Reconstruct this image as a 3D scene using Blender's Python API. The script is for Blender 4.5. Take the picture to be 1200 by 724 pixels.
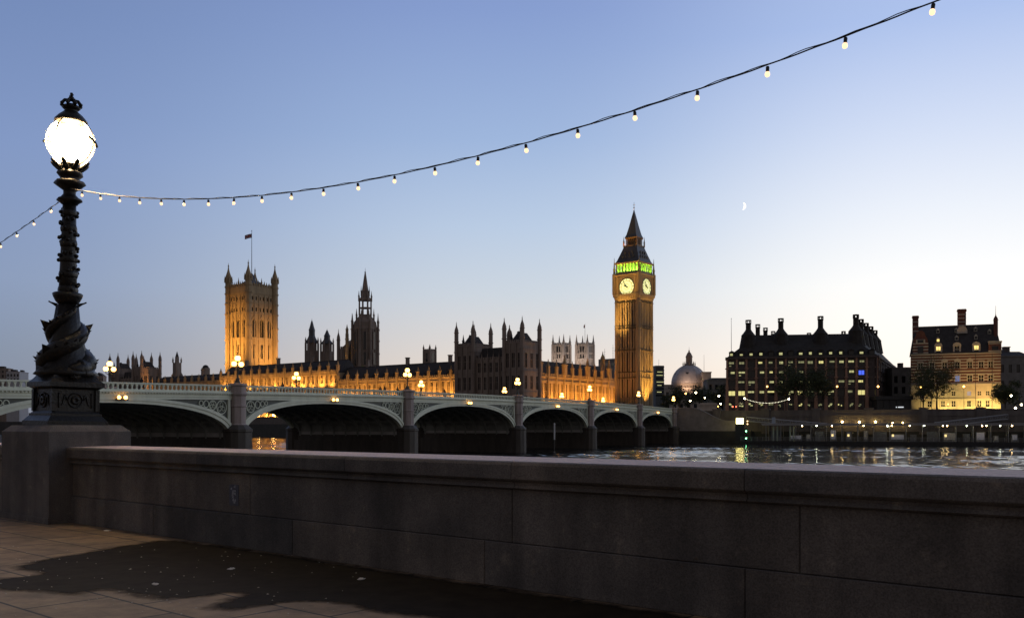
import bpy, math, random
import numpy as np
from mathutils import Vector, Matrix
R = math.radians
PI = math.pi
rnd = random.Random(7)
S = bpy.context.scene
for o in list(bpy.data.objects):
    bpy.data.objects.remove(o)
COL = S.collection

# ------------------------------------------------------------------ camera
F = 1100.0
HC = 1.6
cam = bpy.data.objects.new('camera', bpy.data.cameras.new('camera'))
COL.objects.link(cam)
cam.location = (0, 0, HC)
cam.rotation_euler = (R(90), 0, 0)
cam.data.sensor_width = 36
cam.data.lens = 36 * F / 1200
cam.data.shift_y = (500 - 362) / 1200
cam.data.clip_start = .1
cam.data.clip_end = 30000
S.camera = cam

# ------------------------------------------------------------------ sky
W = bpy.data.worlds.new('World')
S.world = W
W.use_nodes = True
nt = W.node_tree
nt.nodes.clear()


def lin(c):
    return tuple(((v / 255) / 12.92 if v / 255 <= .04045 else ((v / 255 + .055) / 1.055) ** 2.4) for v in c)


def wn(t, **k):
    n = nt.nodes.new(t)
    for a, b in k.items():
        setattr(n, a, b)
    return n


def wmath(op, a, b=None):
    n = wn('ShaderNodeMath', operation=op)
    for i, v in enumerate((a, b)):
        if v is None:
            continue
        if isinstance(v, (int, float)):
            n.inputs[i].default_value = v
        else:
            nt.links.new(v, n.inputs[i])
    return n.outputs[0]


tc = wn('ShaderNodeTexCoord')
sp = wn('ShaderNodeSeparateXYZ')
nt.links.new(tc.outputs['Generated'], sp.inputs[0])
az = wmath('ARCTAN2', sp.outputs[0], sp.outputs[1])           # 0 straight ahead, + to the right
el = wmath('MULTIPLY', wmath('ARCSINE', sp.outputs[2]), 1 / R(60))


def ramp(stops):
    n = wn('ShaderNodeValToRGB')
    cr = n.color_ramp
    while len(cr.elements) < len(stops):
        cr.elements.new(.5)
    for e, (deg, c, m) in zip(cr.elements, stops):
        e.position = max(0, deg / 60)
        l = lin(c)
        e.color = (l[0] * m, l[1] * m, l[2] * m, 1)
    nt.links.new(el, n.inputs[0])
    return n.outputs[0]


def smooth(a, b):
    n = wn('ShaderNodeMapRange', interpolation_type='SMOOTHERSTEP')
    n.inputs[1].default_value = R(a)
    n.inputs[2].default_value = R(b)
    nt.links.new(az, n.inputs[0])
    return n.outputs[0]


def wmix(f, a, b):
    n = wn('ShaderNodeMix', data_type='RGBA')
    nt.links.new(f, n.inputs[0])
    nt.links.new(a, n.inputs[6])
    nt.links.new(b, n.inputs[7])
    return n.outputs[2]


back = ramp([(0, (128, 116, 108), 1), (10, (116, 111, 112), 1), (25, (104, 102, 106), 1), (60, (90, 90, 100), 1)])
left = ramp([(0, (126, 133, 150), 1), (4, (130, 144, 166), 1), (8, (136, 154, 186), 1), (15, (128, 150, 194), 1), (22, (115, 138, 184), 1), (60, (88, 91, 106), 1)])
mid = ramp([(0, (236, 212, 178), 1), (3.5, (228, 216, 206), 1), (8, (203, 212, 222), 1), (12, (184, 202, 226), 1), (17, (157, 181, 219), 1), (24, (133, 156, 206), 1), (60, (90, 95, 112), 1)])
right = ramp([(0, (255, 236, 214), 1.1), (4, (255, 247, 238), 1.08), (8, (253, 252, 250), 1.03), (12, (236, 241, 250), 1), (16, (212, 223, 245), 1), (22, (172, 193, 235), 1), (60, (96, 101, 118), 1)])
c = wmix(smooth(-100, -38), back, left)
c = wmix(smooth(-34, 4), c, mid)
c = wmix(smooth(-2, 27), c, right)
c = wmix(smooth(70, 150), c, back)
sky = wn('ShaderNodeTexSky', sky_type='NISHITA')
sky.sun_disc = False
sky.sun_elevation = R(-3)
sky.sun_rotation = R(40)
skm = wn('ShaderNodeMix', data_type='RGBA', blend_type='ADD')
skm.inputs[0].default_value = .1
nt.links.new(c, skm.inputs[6])
nt.links.new(sky.outputs[0], skm.inputs[7])
bg = wn('ShaderNodeBackground')
bg.inputs[1].default_value = 1.0
nt.links.new(skm.outputs[2], bg.inputs[0])
wo = wn('ShaderNodeOutputWorld')
nt.links.new(bg.outputs[0], wo.inputs[0])

S.render.engine = 'CYCLES'
S.cycles.use_denoising = True
S.cycles.max_bounces = 5
S.cycles.diffuse_bounces = 3
S.cycles.glossy_bounces = 3
S.cycles.transmission_bounces = 2
S.cycles.sample_clamp_indirect = 25
S.view_settings.view_transform = 'Standard'
S.view_settings.look = 'None'
S.view_settings.exposure = 0
S.view_settings.gamma = 1


# ------------------------------------------------------------------ helpers
def wp(px, py, Y):
    return Vector(((px - 600) / F * Y, Y, HC + (500 - py) / F * Y))


def zat(py, Y):
    return HC + (500 - py) / F * Y


MATS = {}


def mat(name, col, rough=.8, var=.25, scale=1.2, bump=0., metal=0., emit=None, es=0., spec=.5, detail=6, streak=False, bscale=None):
    if name in MATS:
        return MATS[name]
    m = bpy.data.materials.new(name)
    m.use_nodes = True
    t = m.node_tree
    b = t.nodes['Principled BSDF']
    b.inputs['Roughness'].default_value = rough
    b.inputs['Metallic'].default_value = metal
    b.inputs['Specular IOR Level'].default_value = spec
    if var > 0 or bump > 0:
        tcn = t.nodes.new('ShaderNodeTexCoord')
        no = t.nodes.new('ShaderNodeTexNoise')
        no.inputs['Scale'].default_value = scale
        no.inputs['Detail'].default_value = detail
        no.inputs['Roughness'].default_value = .65
        src = tcn.outputs['Object']
        if streak:
            mp = t.nodes.new('ShaderNodeMapping')
            mp.inputs['Scale'].default_value = (1, 1, .18)
            t.links.new(src, mp.inputs[0])
            src = mp.outputs[0]
        t.links.new(src, no.inputs['Vector'])
        if var > 0:
            cr = t.nodes.new('ShaderNodeValToRGB')
            cr.color_ramp.elements[0].position = .3
            cr.color_ramp.elements[1].position = .72
            cr.color_ramp.elements[0].color = (*[max(0, v * (1 - var)) for v in col], 1)
            cr.color_ramp.elements[1].color = (*[min(1, v * (1 + var)) for v in col], 1)
            t.links.new(no.outputs['Fac'], cr.inputs[0])
            t.links.new(cr.outputs[0], b.inputs['Base Color'])
        else:
            b.inputs['Base Color'].default_value = (*col, 1)
        if bump > 0:
            n2 = no
            if bscale:
                n2 = t.nodes.new('ShaderNodeTexNoise')
                n2.inputs['Scale'].default_value = bscale
                n2.inputs['Detail'].default_value = 8
                t.links.new(tcn.outputs['Object'], n2.inputs['Vector'])
            bp = t.nodes.new('ShaderNodeBump')
            bp.inputs['Strength'].default_value = bump
            bp.inputs['Distance'].default_value = .02
            t.links.new(n2.outputs['Fac'], bp.inputs['Height'])
            t.links.new(bp.outputs[0], b.inputs['Normal'])
    else:
        b.inputs['Base Color'].default_value = (*col, 1)
    if emit:
        b.inputs['Emission Color'].default_value = (*emit, 1)
        b.inputs['Emission Strength'].default_value = es
    MATS[name] = m
    return m


class MB:
    def __init__(self, xf=None):
        self.v, self.f, self.m, self.s = [], [], [], []
        self.xf = xf or Matrix.Identity(4)
        self.mi = 0
        self.sm = False

    def add(self, vs, fs):
        n = len(self.v)
        for p in vs:
            self.v.append(self.xf @ Vector(p))
        for f in fs:
            self.f.append([i + n for i in f])
            self.m.append(self.mi)
            self.s.append(self.sm)
        return self

    def box(self, x0, x1, y0, y1, z0, z1):
        return self.add([(x0, y0, z0), (x1, y0, z0), (x1, y1, z0), (x0, y1, z0), (x0, y0, z1), (x1, y0, z1), (x1, y1, z1), (x0, y1, z1)],
                        [(3, 2, 1, 0), (4, 5, 6, 7), (0, 1, 5, 4), (1, 2, 6, 5), (2, 3, 7, 6), (3, 0, 4, 7)])

    def cbox(self, x, y, z, dx, dy, dz):
        return self.box(x - dx / 2, x + dx / 2, y - dy / 2, y + dy / 2, z, z + dz)

    def prism(self, poly, z0, z1, top=None):
        n = len(poly)
        tp = top or poly
        zz = (lambda z, i: z[i] if isinstance(z, (list, tuple)) else z)
        vs = [(p[0], p[1], zz(z0, i)) for i, p in enumerate(poly)] + [(p[0], p[1], zz(z1, i)) for i, p in enumerate(tp)]
        fs = [tuple(reversed(range(n))), tuple(range(n, 2 * n))] + [(i, (i + 1) % n, n + (i + 1) % n, n + i) for i in range(n)]
        return self.add(vs, fs)

    def extr(self, poly, y0, y1):               # polygon in x-z, extruded along y
        n = len(poly)
        vs = [(p[0], y0, p[1]) for p in poly] + [(p[0], y1, p[1]) for p in poly]
        fs = [tuple(range(n)), tuple(reversed(range(n, 2 * n)))] + [(i, n + i, n + (i + 1) % n, (i + 1) % n) for i in range(n)]
        return self.add(vs, fs)

    def frus(self, x, y, z0, z1, r0, r1, n=4, rot=None):
        rot = PI / n if rot is None else rot
        k = 1 / math.cos(PI / n)
        vs = [(x + r0 * k * math.cos(rot + 2 * PI * i / n), y + r0 * k * math.sin(rot + 2 * PI * i / n), z0) for i in range(n)]
        vs += [(x + r1 * k * math.cos(rot + 2 * PI * i / n), y + r1 * k * math.sin(rot + 2 * PI * i / n), z1) for i in range(n)]
        fs = [tuple(reversed(range(n))), tuple(range(n, 2 * n))] + [(i, (i + 1) % n, n + (i + 1) % n, n + i) for i in range(n)]
        return self.add(vs, fs)

    def lathe(self, prof, n=16, x=0, y=0, rot=0., mod=None):
        vs, fs = [], []
        for k, (r, z) in enumerate(prof):
            for i in range(n):
                a = rot + 2 * PI * i / n
                rr = r * (mod(i, n, k) if mod else 1)
                vs.append((x + rr * math.cos(a), y + rr * math.sin(a), z))
        for k in range(len(prof) - 1):
            for i in range(n):
                j = (i + 1) % n
                fs.append((k * n + i, k * n + j, (k + 1) * n + j, (k + 1) * n + i))
        fs.append(tuple(reversed(range(n))))
        fs.append(tuple(range((len(prof) - 1) * n, len(prof) * n)))
        return self.add(vs, fs)

    def ball(self, c, r, n=12, m=8, sz=1.):
        prof = [(max(1e-4, r * math.sin(PI * k / m)), c[2] - sz * r * math.cos(PI * k / m)) for k in range(m + 1)]
        return self.lathe(prof, n, c[0], c[1])

    def tube(self, pts, rad, n=6, flat=1.):
        pts = [Vector(p) for p in pts]
        N = len(pts)
        rs = rad if isinstance(rad, (list, tuple)) else [rad] * N
        vs, fs = [], []
        prev = None
        for i in range(N):
            d = (pts[min(i + 1, N - 1)] - pts[max(i - 1, 0)]).normalized()
            if prev is None:
                up = Vector((0, 0, 1)) if abs(d.z) < .9 else Vector((1, 0, 0))
                a = d.cross(up).normalized()
            else:
                a = (prev - d * prev.dot(d)).normalized()
            prev = a
            b = d.cross(a)
            for k in range(n):
                t = 2 * PI * k / n
                vs.append(tuple(pts[i] + a * (rs[i] * math.cos(t)) + b * (rs[i] * flat * math.sin(t))))
        for i in range(N - 1):
            for k in range(n):
                j = (k + 1) % n
                fs.append((i * n + k, i * n + j, (i + 1) * n + j, (i + 1) * n + k))
        fs.append(tuple(reversed(range(n))))
        fs.append(tuple(range((N - 1) * n, N * n)))
        return self.add(vs, fs)

    def bar(self, p, q, r, n=6):
        return self.tube([p, q], r, n)

    def pinnacle(self, x, y, z, h, w, n=4, shaft=.45):
        self.frus(x, y, z, z + h * shaft, w / 2, w / 2, n)
        self.frus(x, y, z + h * shaft, z + h * (shaft + .04), w * .66, w * .66, n)
        self.frus(x, y, z + h * (shaft + .04), z + h * .93, w * .42, w * .06, n)
        self.frus(x, y, z + h * .9, z + h * .93, w * .14, w * .14, n)
        self.frus(x, y, z + h * .93, z + h, w * .05, w * .03, n)

    def turret(self, x, y, z0, zs, zt, r, n=8):   # octagonal turret with an ogee cap
        h = zt - zs
        self.lathe([(r, z0), (r, zs), (r * 1.22, zs), (r * 1.22, zs + .05 * h), (r * .98, zs + .06 * h), (r * 1.0, zs + .2 * h), (r * .8, zs + .36 * h),
                    (r * .45, zs + .52 * h), (r * .22, zs + .68 * h), (r * .14, zs + .8 * h), (r * .28, zs + .83 * h), (r * .1, zs + .87 * h), (.03, zs + h)], n, x, y, PI / 8)

    def battl(self, x0, x1, y0, y1, z, step, hh):  # battlements
        k = max(1, int(round((x1 - x0) / step)))
        w = (x1 - x0) / k
        for i in range(k):
            self.box(x0 + i * w, x0 + i * w + w * .58, y0, y1, z, z + hh)

    def build(self, name, mats, parent=None):
        me = bpy.data.meshes.new(name)
        me.from_pydata([tuple(p) for p in self.v], [], self.f)
        for m in (mats if isinstance(mats, (list, tuple)) else [mats]):
            me.materials.append(m)
        me.polygons.foreach_set('material_index', self.m)
        me.polygons.foreach_set('use_smooth', self.s)
        me.update()
        o = bpy.data.objects.new(name, me)
        COL.objects.link(o)
        if parent:
            o.parent = parent
        return o


def tag(o, label=None, cat=None, group=None, kind=None):
    for k, v in (('label', label), ('category', cat), ('group', group), ('kind', kind)):
        if v:
            o[k] = v
    return o


def thing(name, label, cat, loc=(0, 0, 0), rz=0., group=None):
    o = bpy.data.objects.new(name, None)
    o.empty_display_size = .5
    COL.objects.link(o)
    o.location = loc
    o.rotation_euler = (0, 0, rz)
    return tag(o, label, cat, group)


KIDS = {}


def copy_tree(o, parent=None):
    c = o.copy()
    COL.objects.link(c)
    if parent:
        c.parent = parent
    for ch in [x for x in COL.objects if x.parent == o]:
        copy_tree(ch, c)
    return c


def XF(x=0, y=0, z=0, rz=0.):
    return Matrix.Translation((x, y, z)) @ Matrix.Rotation(rz, 4, 'Z')


def lamp(kind, name, loc, power, col, parent=None, target=None, size=.3, cone=60, blend=.6, sy=None, spread=None):
    d = bpy.data.lights.new(name, kind)
    d.energy = power
    d.color = col
    if kind == 'SPOT':
        d.spot_size = R(cone)
        d.spot_blend = blend
        d.shadow_soft_size = size
    elif kind == 'POINT':
        d.shadow_soft_size = size
    elif kind == 'AREA':
        d.shape = 'RECTANGLE'
        d.size = size
        d.size_y = sy or size
        if spread:
            d.spread = R(spread)
    o = bpy.data.objects.new(name, d)
    COL.objects.link(o)
    o.location = loc
    if target is not None:
        o.rotation_euler = (Vector(target) - Vector(loc)).to_track_quat('-Z', 'Y').to_euler()
    if parent:
        o.parent = parent
    return o


# wall with real openings; facing -y at y=yf.  returns list of pane rects (x0,x1,z0,z1)
def facade(mb, x0, x1, z0, z1, yf, ncol, rows, ww, dep=.5, pier=0., mull=False):
    panes = []
    bw = (x1 - x0) / ncol
    zprev = z0
    for (a, b) in rows:
        if a > zprev:
            mb.box(x0, x1, yf, yf + dep, zprev, a)
        for i in range(ncol + 1):
            xa = x0 if i == 0 else x0 + (i - .5) * bw + ww / 2
            xb = x1 if i == ncol else x0 + (i + .5) * bw - ww / 2
            mb.box(xa, xb, yf, yf + dep, a, b)
        for i in range(ncol):
            cx = x0 + (i + .5) * bw
            panes.append((cx - ww / 2, cx + ww / 2, a, b))
            if mull:
                mb.box(cx - .09, cx + .09, yf + .08, yf + dep * .7, a, b)
                mb.box(cx - ww / 2, cx + ww / 2, yf + .1, yf + dep * .65, a + (b - a) * .55, a + (b - a) * .55 + .16)
        zprev = b
    if z1 > zprev:
        mb.box(x0, x1, yf, yf + dep, zprev, z1)
    return panes


def put_panes(panes, xf, y, m, parent, name='window'):
    for (a, b, c_, d) in panes:
        g = MB(xf)
        g.box(a - .02, b + .02, y, y + .08, c_ - .02, d + .02)
        g.build(name, m, parent)


# ------------------------------------------------------------------ materials
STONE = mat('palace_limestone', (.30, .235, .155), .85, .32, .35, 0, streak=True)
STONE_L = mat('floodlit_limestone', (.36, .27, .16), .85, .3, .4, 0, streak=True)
STONE_D = mat('unlit_limestone', (.27, .215, .18), .88, .35, .35, streak=True)  # same limestone, colour darkened for the parts without floodlight
ABBEY = mat('pale_portland_stone', (.40, .37, .34), .85, .22, .3, streak=True)
SLATE = mat('slate_roof', (.06, .056, .058), .8, .25, .8, spec=.2)
IRONROOF = mat('cast_iron_roof', (.075, .075, .08), .5, .25, .8)
GLASS = mat('dark_window_glass', (.015, .017, .02), .12, 0)
GOLD = mat('gilding', (.6, .4, .1), .4, .2, metal=1)


def granite_mat(name, col):
    """speckled granite with rain streaks, grime patches and pale lime runs"""
    m = bpy.data.materials.new(name)
    m.use_nodes = True
    t = m.node_tree
    b = t.nodes['Principled BSDF']
    b.inputs['Roughness'].default_value = .78
    g = t.nodes.new('ShaderNodeTexCoord')

    def noise(sc, de, mapping=None, rough=.6):
        n = t.nodes.new('ShaderNodeTexNoise')
        n.inputs['Scale'].default_value = sc
        n.inputs['Detail'].default_value = de
        n.inputs['Roughness'].default_value = rough
        src = g.outputs['Object']
        if mapping:
            mp = t.nodes.new('ShaderNodeMapping')
            mp.inputs['Scale'].default_value = mapping
            t.links.new(src, mp.inputs[0])
            src = mp.outputs[0]
        t.links.new(src, n.inputs['Vector'])
        return n.outputs['Fac']

    def ramp2(f, p0, c0, p1, c1):
        r = t.nodes.new('ShaderNodeValToRGB')
        r.color_ramp.elements[0].position = p0
        r.color_ramp.elements[1].position = p1
        r.color_ramp.elements[0].color = (*c0, 1)
        r.color_ramp.elements[1].color = (*c1, 1)
        t.links.new(f, r.inputs[0])
        return r.outputs[0]

    def mixc(kind, a, b_, fac=1.):
        x = t.nodes.new('ShaderNodeMix')
        x.data_type = 'RGBA'
        x.blend_type = kind
        x.inputs[0].default_value = fac
        t.links.new(a, x.inputs[6])
        t.links.new(b_, x.inputs[7])
        return x.outputs[2]
    c0 = ramp2(noise(75, 3), .34, [v * .68 for v in col], .66, [v * 1.32 for v in col])
    c1 = ramp2(noise(1.1, 6), .36, (.62, .62, .62), .66, (1.2, 1.17, 1.12))
    c2 = ramp2(noise(2.2, 5, (1, 1, .09)), .40, (.74, .74, .74), .60, (1.06, 1.06, 1.06))
    c3 = ramp2(noise(5.5, 8), .60, (1, 1, 1), .72, (1.5, 1.45, 1.35))
    c = mixc('MULTIPLY', c0, c1)
    c = mixc('MULTIPLY', c, c2)
    c = mixc('MULTIPLY', c, c3)
    t.links.new(c, b.inputs['Base Color'])
    bp = t.nodes.new('ShaderNodeBump')
    bp.inputs['Strength'].default_value = .35
    bp.inputs['Distance'].default_value = .012
    t.links.new(noise(40, 8), bp.inputs['Height'])
    t.links.new(bp.outputs[0], b.inputs['Normal'])
    MATS[name] = m
    return m


GRANITE = granite_mat('grey_granite', (.135, .12, .112))
GRANITE2 = granite_mat('dark_grey_granite', (.105, .097, .092))
GRANITE3 = granite_mat('brown_grey_granite', (.16, .137, .12))
GRANITE_SKYLIT = mat('skylit_coping_granite', (.60, .46, .41), .72, .35, 24, .25, bscale=70, detail=10)  # top face only: brightness from the open sky put into the granite colour
GRANITE_P = mat('bridge_pier_granite', (.36, .30, .28), .8, .3, 1.2, streak=True)
GRANITE_W = mat('wet_pier_granite', (.07, .06, .05), .6, .4, 1.0, streak=True)
GREEN = mat('pale_green_bridge_paint', (.64, .68, .55), .5, .12, .8, streak=True)
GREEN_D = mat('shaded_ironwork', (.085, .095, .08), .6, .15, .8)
UNDER = mat('grimy_iron_soffit', (.30, .31, .29), .8, .3, .7)
BLACKIRON = mat('black_gloss_iron', (.013, .011, .009), .36, .3, 14, .6, bscale=25, spec=.32)
STEEL = mat('galvanised_steel', (.3, .31, .32), .45, .15, 2)
DARKSTEEL = mat('dark_painted_steel', (.03, .032, .036), .5, .2, 2)
WHITE = mat('white_paint', (.7, .7, .7), .5, .06, 2)
LAMPGLOW = mat('sodium_lamp_globe', (.8, .7, .5), .3, 0, emit=(1, .5, .11), es=8)
GLOBE = mat('pearl_glass_globe', (.06, .05, .04), .3, 0, emit=(1, .76, .36), es=.62)
GLOBE.node_tree.nodes['Principled BSDF'].inputs['Alpha'].default_value = .66
HOTBULB = mat('discharge_bulb', (.9, .85, .7), .3, 0, emit=(1, .70, .36), es=700)
BULB = mat('string_bulb', (.9, .8, .6), .2, 0, emit=(1, .62, .35), es=1.65)
WARMWIN = mat('warm_lit_window', (.4, .3, .1), .4, 0, emit=(1, .72, .22), es=1.5)
OFFICEWIN = mat('office_ceiling_light', (.5, .5, .3), .4, .3, 3, emit=(.98, .95, .42), es=.45)
BRONZE = mat('dark_bronze_roof', (.04, .036, .032), .75, .3, .6, spec=.2)
REDSTONE = mat('reddish_sandstone', (.38, .22, .16), .8, .2, .8)
BRICK = mat('red_brick', (.16, .062, .045), .85, .3, 2.2)
BRICK_D = mat('dark_brick', (.10, .08, .075), .85, .3, 1)
CONC = mat('weathered_concrete', (.2, .19, .18), .85, .25, .6)
LEAF = mat('plane_tree_leaves', (.05, .065, .025), .7, .4, .5)
BARK = mat('plane_tree_bark', (.07, .06, .05), .9, .3, 2)
EMBANK = mat('embankment_granite', (.15, .135, .125), .8, .3, .6, streak=True)
EMBANK_W = mat('tide_stained_granite', (.035, .037, .034), .6, .35, .6)

# ------------------------------------------------------------------ setting: water, land, pavement
WALL_RZ = math.atan2(-.654, .756)
LX, LY = -7.84, 16.47
WXF = XF(LX, LY, 0, WALL_RZ)
WZ = -3.4


def water_mat():
    m = bpy.data.materials.new('river_water')
    m.use_nodes = True
    t = m.node_tree
    b = t.nodes['Principled BSDF']
    b.inputs['Base Color'].default_value = (.012, .014, .014, 1)
    b.inputs['Roughness'].default_value = .11
    b.inputs['IOR'].default_value = 1.333
    g = t.nodes.new('ShaderNodeTexCoord')
    mp = t.nodes.new('ShaderNodeMapping')
    mp.inputs['Rotation'].default_value = (0, 0, R(25))
    mp.inputs['Scale'].default_value = (.5, 1, 1)
    t.links.new(g.outputs['Object'], mp.inputs[0])
    n = t.nodes.new('ShaderNodeTexNoise')
    n.inputs['Scale'].default_value = 2.2
    n.inputs['Detail'].default_value = 3
    t.links.new(mp.outputs[0], n.inputs['Vector'])
    b1 = t.nodes.new('ShaderNodeBump')
    b1.inputs['Strength'].default_value = .7
    b1.inputs['Distance'].default_value = .03
    t.links.new(n.outputs['Fac'], b1.inputs['Height'])
    t.links.new(b1.outputs[0], b.inputs['Normal'])
    return m


def river():
    """flat sheet to the horizon; real wavelets on the reach between the bridge and the far wall"""
    x0, x1, y0, y1, st = -120., 180., 24., 420., .36
    nx, ny = int((x1 - x0) / st) + 1, int((y1 - y0) / st) + 1
    X, Y = np.meshgrid(np.linspace(x0, x1, nx), np.linspace(y0, y1, ny))
    r = np.random.default_rng(4)
    Hh = np.zeros_like(X)
    nw = 46
    rms = .09
    for k in range(nw):
        lam = .95 * (5.5 / .95) ** r.random() ** .9
        th = R(-70) + r.normal(0, .75)
        kk = 2 * np.pi / lam
        a = rms * np.sqrt(2 / nw) / kk
        Hh += a * np.sin(kk * (np.cos(th) * X + np.sin(th) * Y) + r.random() * 6.28)
    P = np.zeros_like(X)
    for k in range(14):
        lam = 18 * (80 / 18) ** r.random()
        th = R(65) + r.normal(0, .5)
        kk = 2 * np.pi / lam
        P += np.sin(kk * (np.cos(th) * X + np.sin(th) * Y) + r.random() * 6.28)
    P = np.clip(.72 + .17 * P, .15, 1.3)
    edge = np.minimum.reduce([X - x0, x1 - X, Y - y0, y1 - Y])
    Hh = Hh * P * np.clip(edge / 6, 0, 1)
    V = np.stack([X.ravel(), Y.ravel(), Hh.ravel() + WZ], 1)
    ii = np.arange(nx * ny).reshape(ny, nx)
    Q = np.stack([ii[:-1, :-1].ravel(), ii[:-1, 1:].ravel(), ii[1:, 1:].ravel(), ii[1:, :-1].ravel()], 1)
    nb = len(V)
    far = np.array([(x0, y0), (x1, y0), (x1, y1), (x0, y1), (-9000, -200), (9000, -200), (9000, 12000), (-9000, 12000)], float)
    V = np.concatenate([V, np.concatenate([far, np.full((8, 1), WZ)], 1)])
    Q = np.concatenate([Q, np.array([(4, 5, 1, 0), (5, 6, 2, 1), (6, 7, 3, 2), (7, 4, 0, 3)]) + nb])
    me = bpy.data.meshes.new('river_water')
    me.vertices.add(len(V))
    me.vertices.foreach_set('co', V.astype(np.float32).ravel())
    me.loops.add(Q.size)
    me.loops.foreach_set('vertex_index', Q.astype(np.int32).ravel())
    me.polygons.add(len(Q))
    me.polygons.foreach_set('loop_start', np.arange(0, Q.size, 4, dtype=np.int32))
    me.polygons.foreach_set('use_smooth', np.ones(len(Q), dtype=bool))
    me.update(calc_edges=True)
    me.materials.append(water_mat())
    o = bpy.data.objects.new('river_water', me)
    COL.objects.link(o)
    return tag(o, kind='structure')


river()

# palace frame
POX, POY, PRZ = 4.25, 390.0, R(-37.7)
PXF = XF(POX, POY, 0, PRZ)
pc, ps = math.cos(PRZ), math.sin(PRZ)      # local x = (pc, ps), local y = (-ps, pc)


def pw(x, y, z=0):
    return Vector((POX + pc * x - ps * y, POY + ps * x + pc * y, z))


def pal_x(px, b=0.):
    k = (px - 600) / F
    return (k * (POY + pc * b) - POX + ps * b) / (pc - k * ps)


EBX, EBY, EBD = 47.7, 283.0, (.92, -.39)     # far embankment line
EN = math.hypot(*EBD)
EBD = (EBD[0] / EN, EBD[1] / EN)
ERZ = math.atan2(EBD[1], EBD[0])
EXF = XF(EBX, EBY, 0, ERZ)
LZ = 5.5
GROUND = mat('far_bank_paving', (.06, .058, .055), .9, .3, .2)
g = MB()
a0, a1 = pw(-3000, -7), pw(20, -7)
e1 = (EBX + EBD[0] * 2500, EBY + EBD[1] * 2500)
poly = [(a0.x, a0.y), (a1.x, a1.y), (36, 284), (EBX, EBY + .9), (e1[0], e1[1] + .9), (12000, 6000), (6000, 14000), (-6000, 14000)]
g.prism(poly, -6, LZ)
tag(g.build('far_bank_ground', GROUND), kind='structure')


# pavement of the near bank
def paving_mat():
    m = bpy.data.materials.new('riverside_flagstones')
    m.use_nodes = True
    t = m.node_tree
    b = t.nodes['Principled BSDF']
    b.inputs['Roughness'].default_value = .75
    g = t.nodes.new('ShaderNodeTexCoord')
    br = t.nodes.new('ShaderNodeTexBrick')
    br.inputs['Scale'].default_value = 1
    br.inputs['Brick Width'].default_value = 1.15
    br.inputs['Row Height'].default_value = .78
    br.inputs['Mortar Size'].default_value = .017
    br.inputs['Mortar Smooth'].default_value = .3
    br.inputs['Color1'].default_value = (.32, .215, .12, 1)
    br.inputs['Color2'].default_value = (.25, .17, .10, 1)
    br.inputs['Mortar'].default_value = (.03, .026, .022, 1)
    t.links.new(g.outputs['Object'], br.inputs['Vector'])
    no = t.nodes.new('ShaderNodeTexNoise')
    no.inputs['Scale'].default_value = 1.6
    no.inputs['Detail'].default_value = 10
    no.inputs['Roughness'].default_value = .7
    t.links.new(g.outputs['Object'], no.inputs['Vector'])
    cr = t.nodes.new('ShaderNodeValToRGB')
    cr.color_ramp.elements[0].position = .34
    cr.color_ramp.elements[0].color = (.42, .42, .42, 1)
    cr.color_ramp.elements[1].position = .62
    cr.color_ramp.elements[1].color = (1.1, 1.1, 1.1, 1)
    t.links.new(no.outputs['Fac'], cr.inputs[0])
    mx = t.nodes.new('ShaderNodeMix')
    mx.data_type = 'RGBA'
    mx.blend_type = 'MULTIPLY'
    mx.inputs[0].default_value = 1
    t.links.new(br.outputs['Color'], mx.inputs[6])
    t.links.new(cr.outputs[0], mx.inputs[7])
    t.links.new(mx.outputs[2], b.inputs['Base Color'])
    bp = t.nodes.new('ShaderNodeBump')
    bp.inputs['Strength'].default_value = .4
    bp.inputs['Distance'].default_value = .02
    t.links.new(no.outputs['Fac'], bp.inputs['Height'])
    t.links.new(bp.outputs[0], b.inputs['Normal'])
    return m


g = MB()
g.box(-60, 45, -60, .3, -.4, 0)
o = g.build('riverside_pavement', paving_mat())
o.matrix_world = WXF
tag(o, kind='structure')


# wet patch on the flags: traced outline laid on the ground
def gp(px, py):
    Y = HC * F / (py - 500)
    return ((px - 600) / F * Y, Y)


outl = [(13, 664), (40, 658), (67, 652), (100, 647), (133, 641), (165, 636), (195, 632), (240, 637), (300, 645), (400, 661), (520, 678), (640, 697), (760, 714), (860, 733), (700, 733), (600, 731),
        (520, 727), (430, 716), (392, 705), (340, 704), (300, 712), (262, 716), (240, 712), (256, 705), (285, 696), (262, 695), (225, 701), (190, 702), (150, 697), (130, 691), (112, 692), (90, 697), (62, 695), (38, 692), (14, 692), (-12, 690), (-10, 678), (30, 675), (44, 671)]
pts = [Vector((*gp(*p), 0)) for p in outl]
fine = []
for i, p in enumerate(pts):
    q = pts[(i + 1) % len(pts)]
    for k in range(5):
        fine.append(p.lerp(q, k / 5))
sm_ = fine
for _ in range(2):
    sm_ = [(sm_[i - 1] + sm_[i] * 2 + sm_[(i + 1) % len(sm_)]) / 4 for i in range(len(sm_))]
fine = sm_
PX = np.array([(p.x, p.y) for p in fine])
PN = np.roll(PX, -1, axis=0)
gx0, gy0 = PX.min(0) - .5
gx1, gy1 = PX.max(0) + .5
STP = .09
GX, GY = np.meshgrid(np.arange(gx0, gx1, STP), np.arange(gy0, gy1, STP))
QP = np.stack([GX.ravel(), GY.ravel()], 1)
dmin = np.full(len(QP), 1e9)
ins_ = np.zeros(len(QP), bool)
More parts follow.
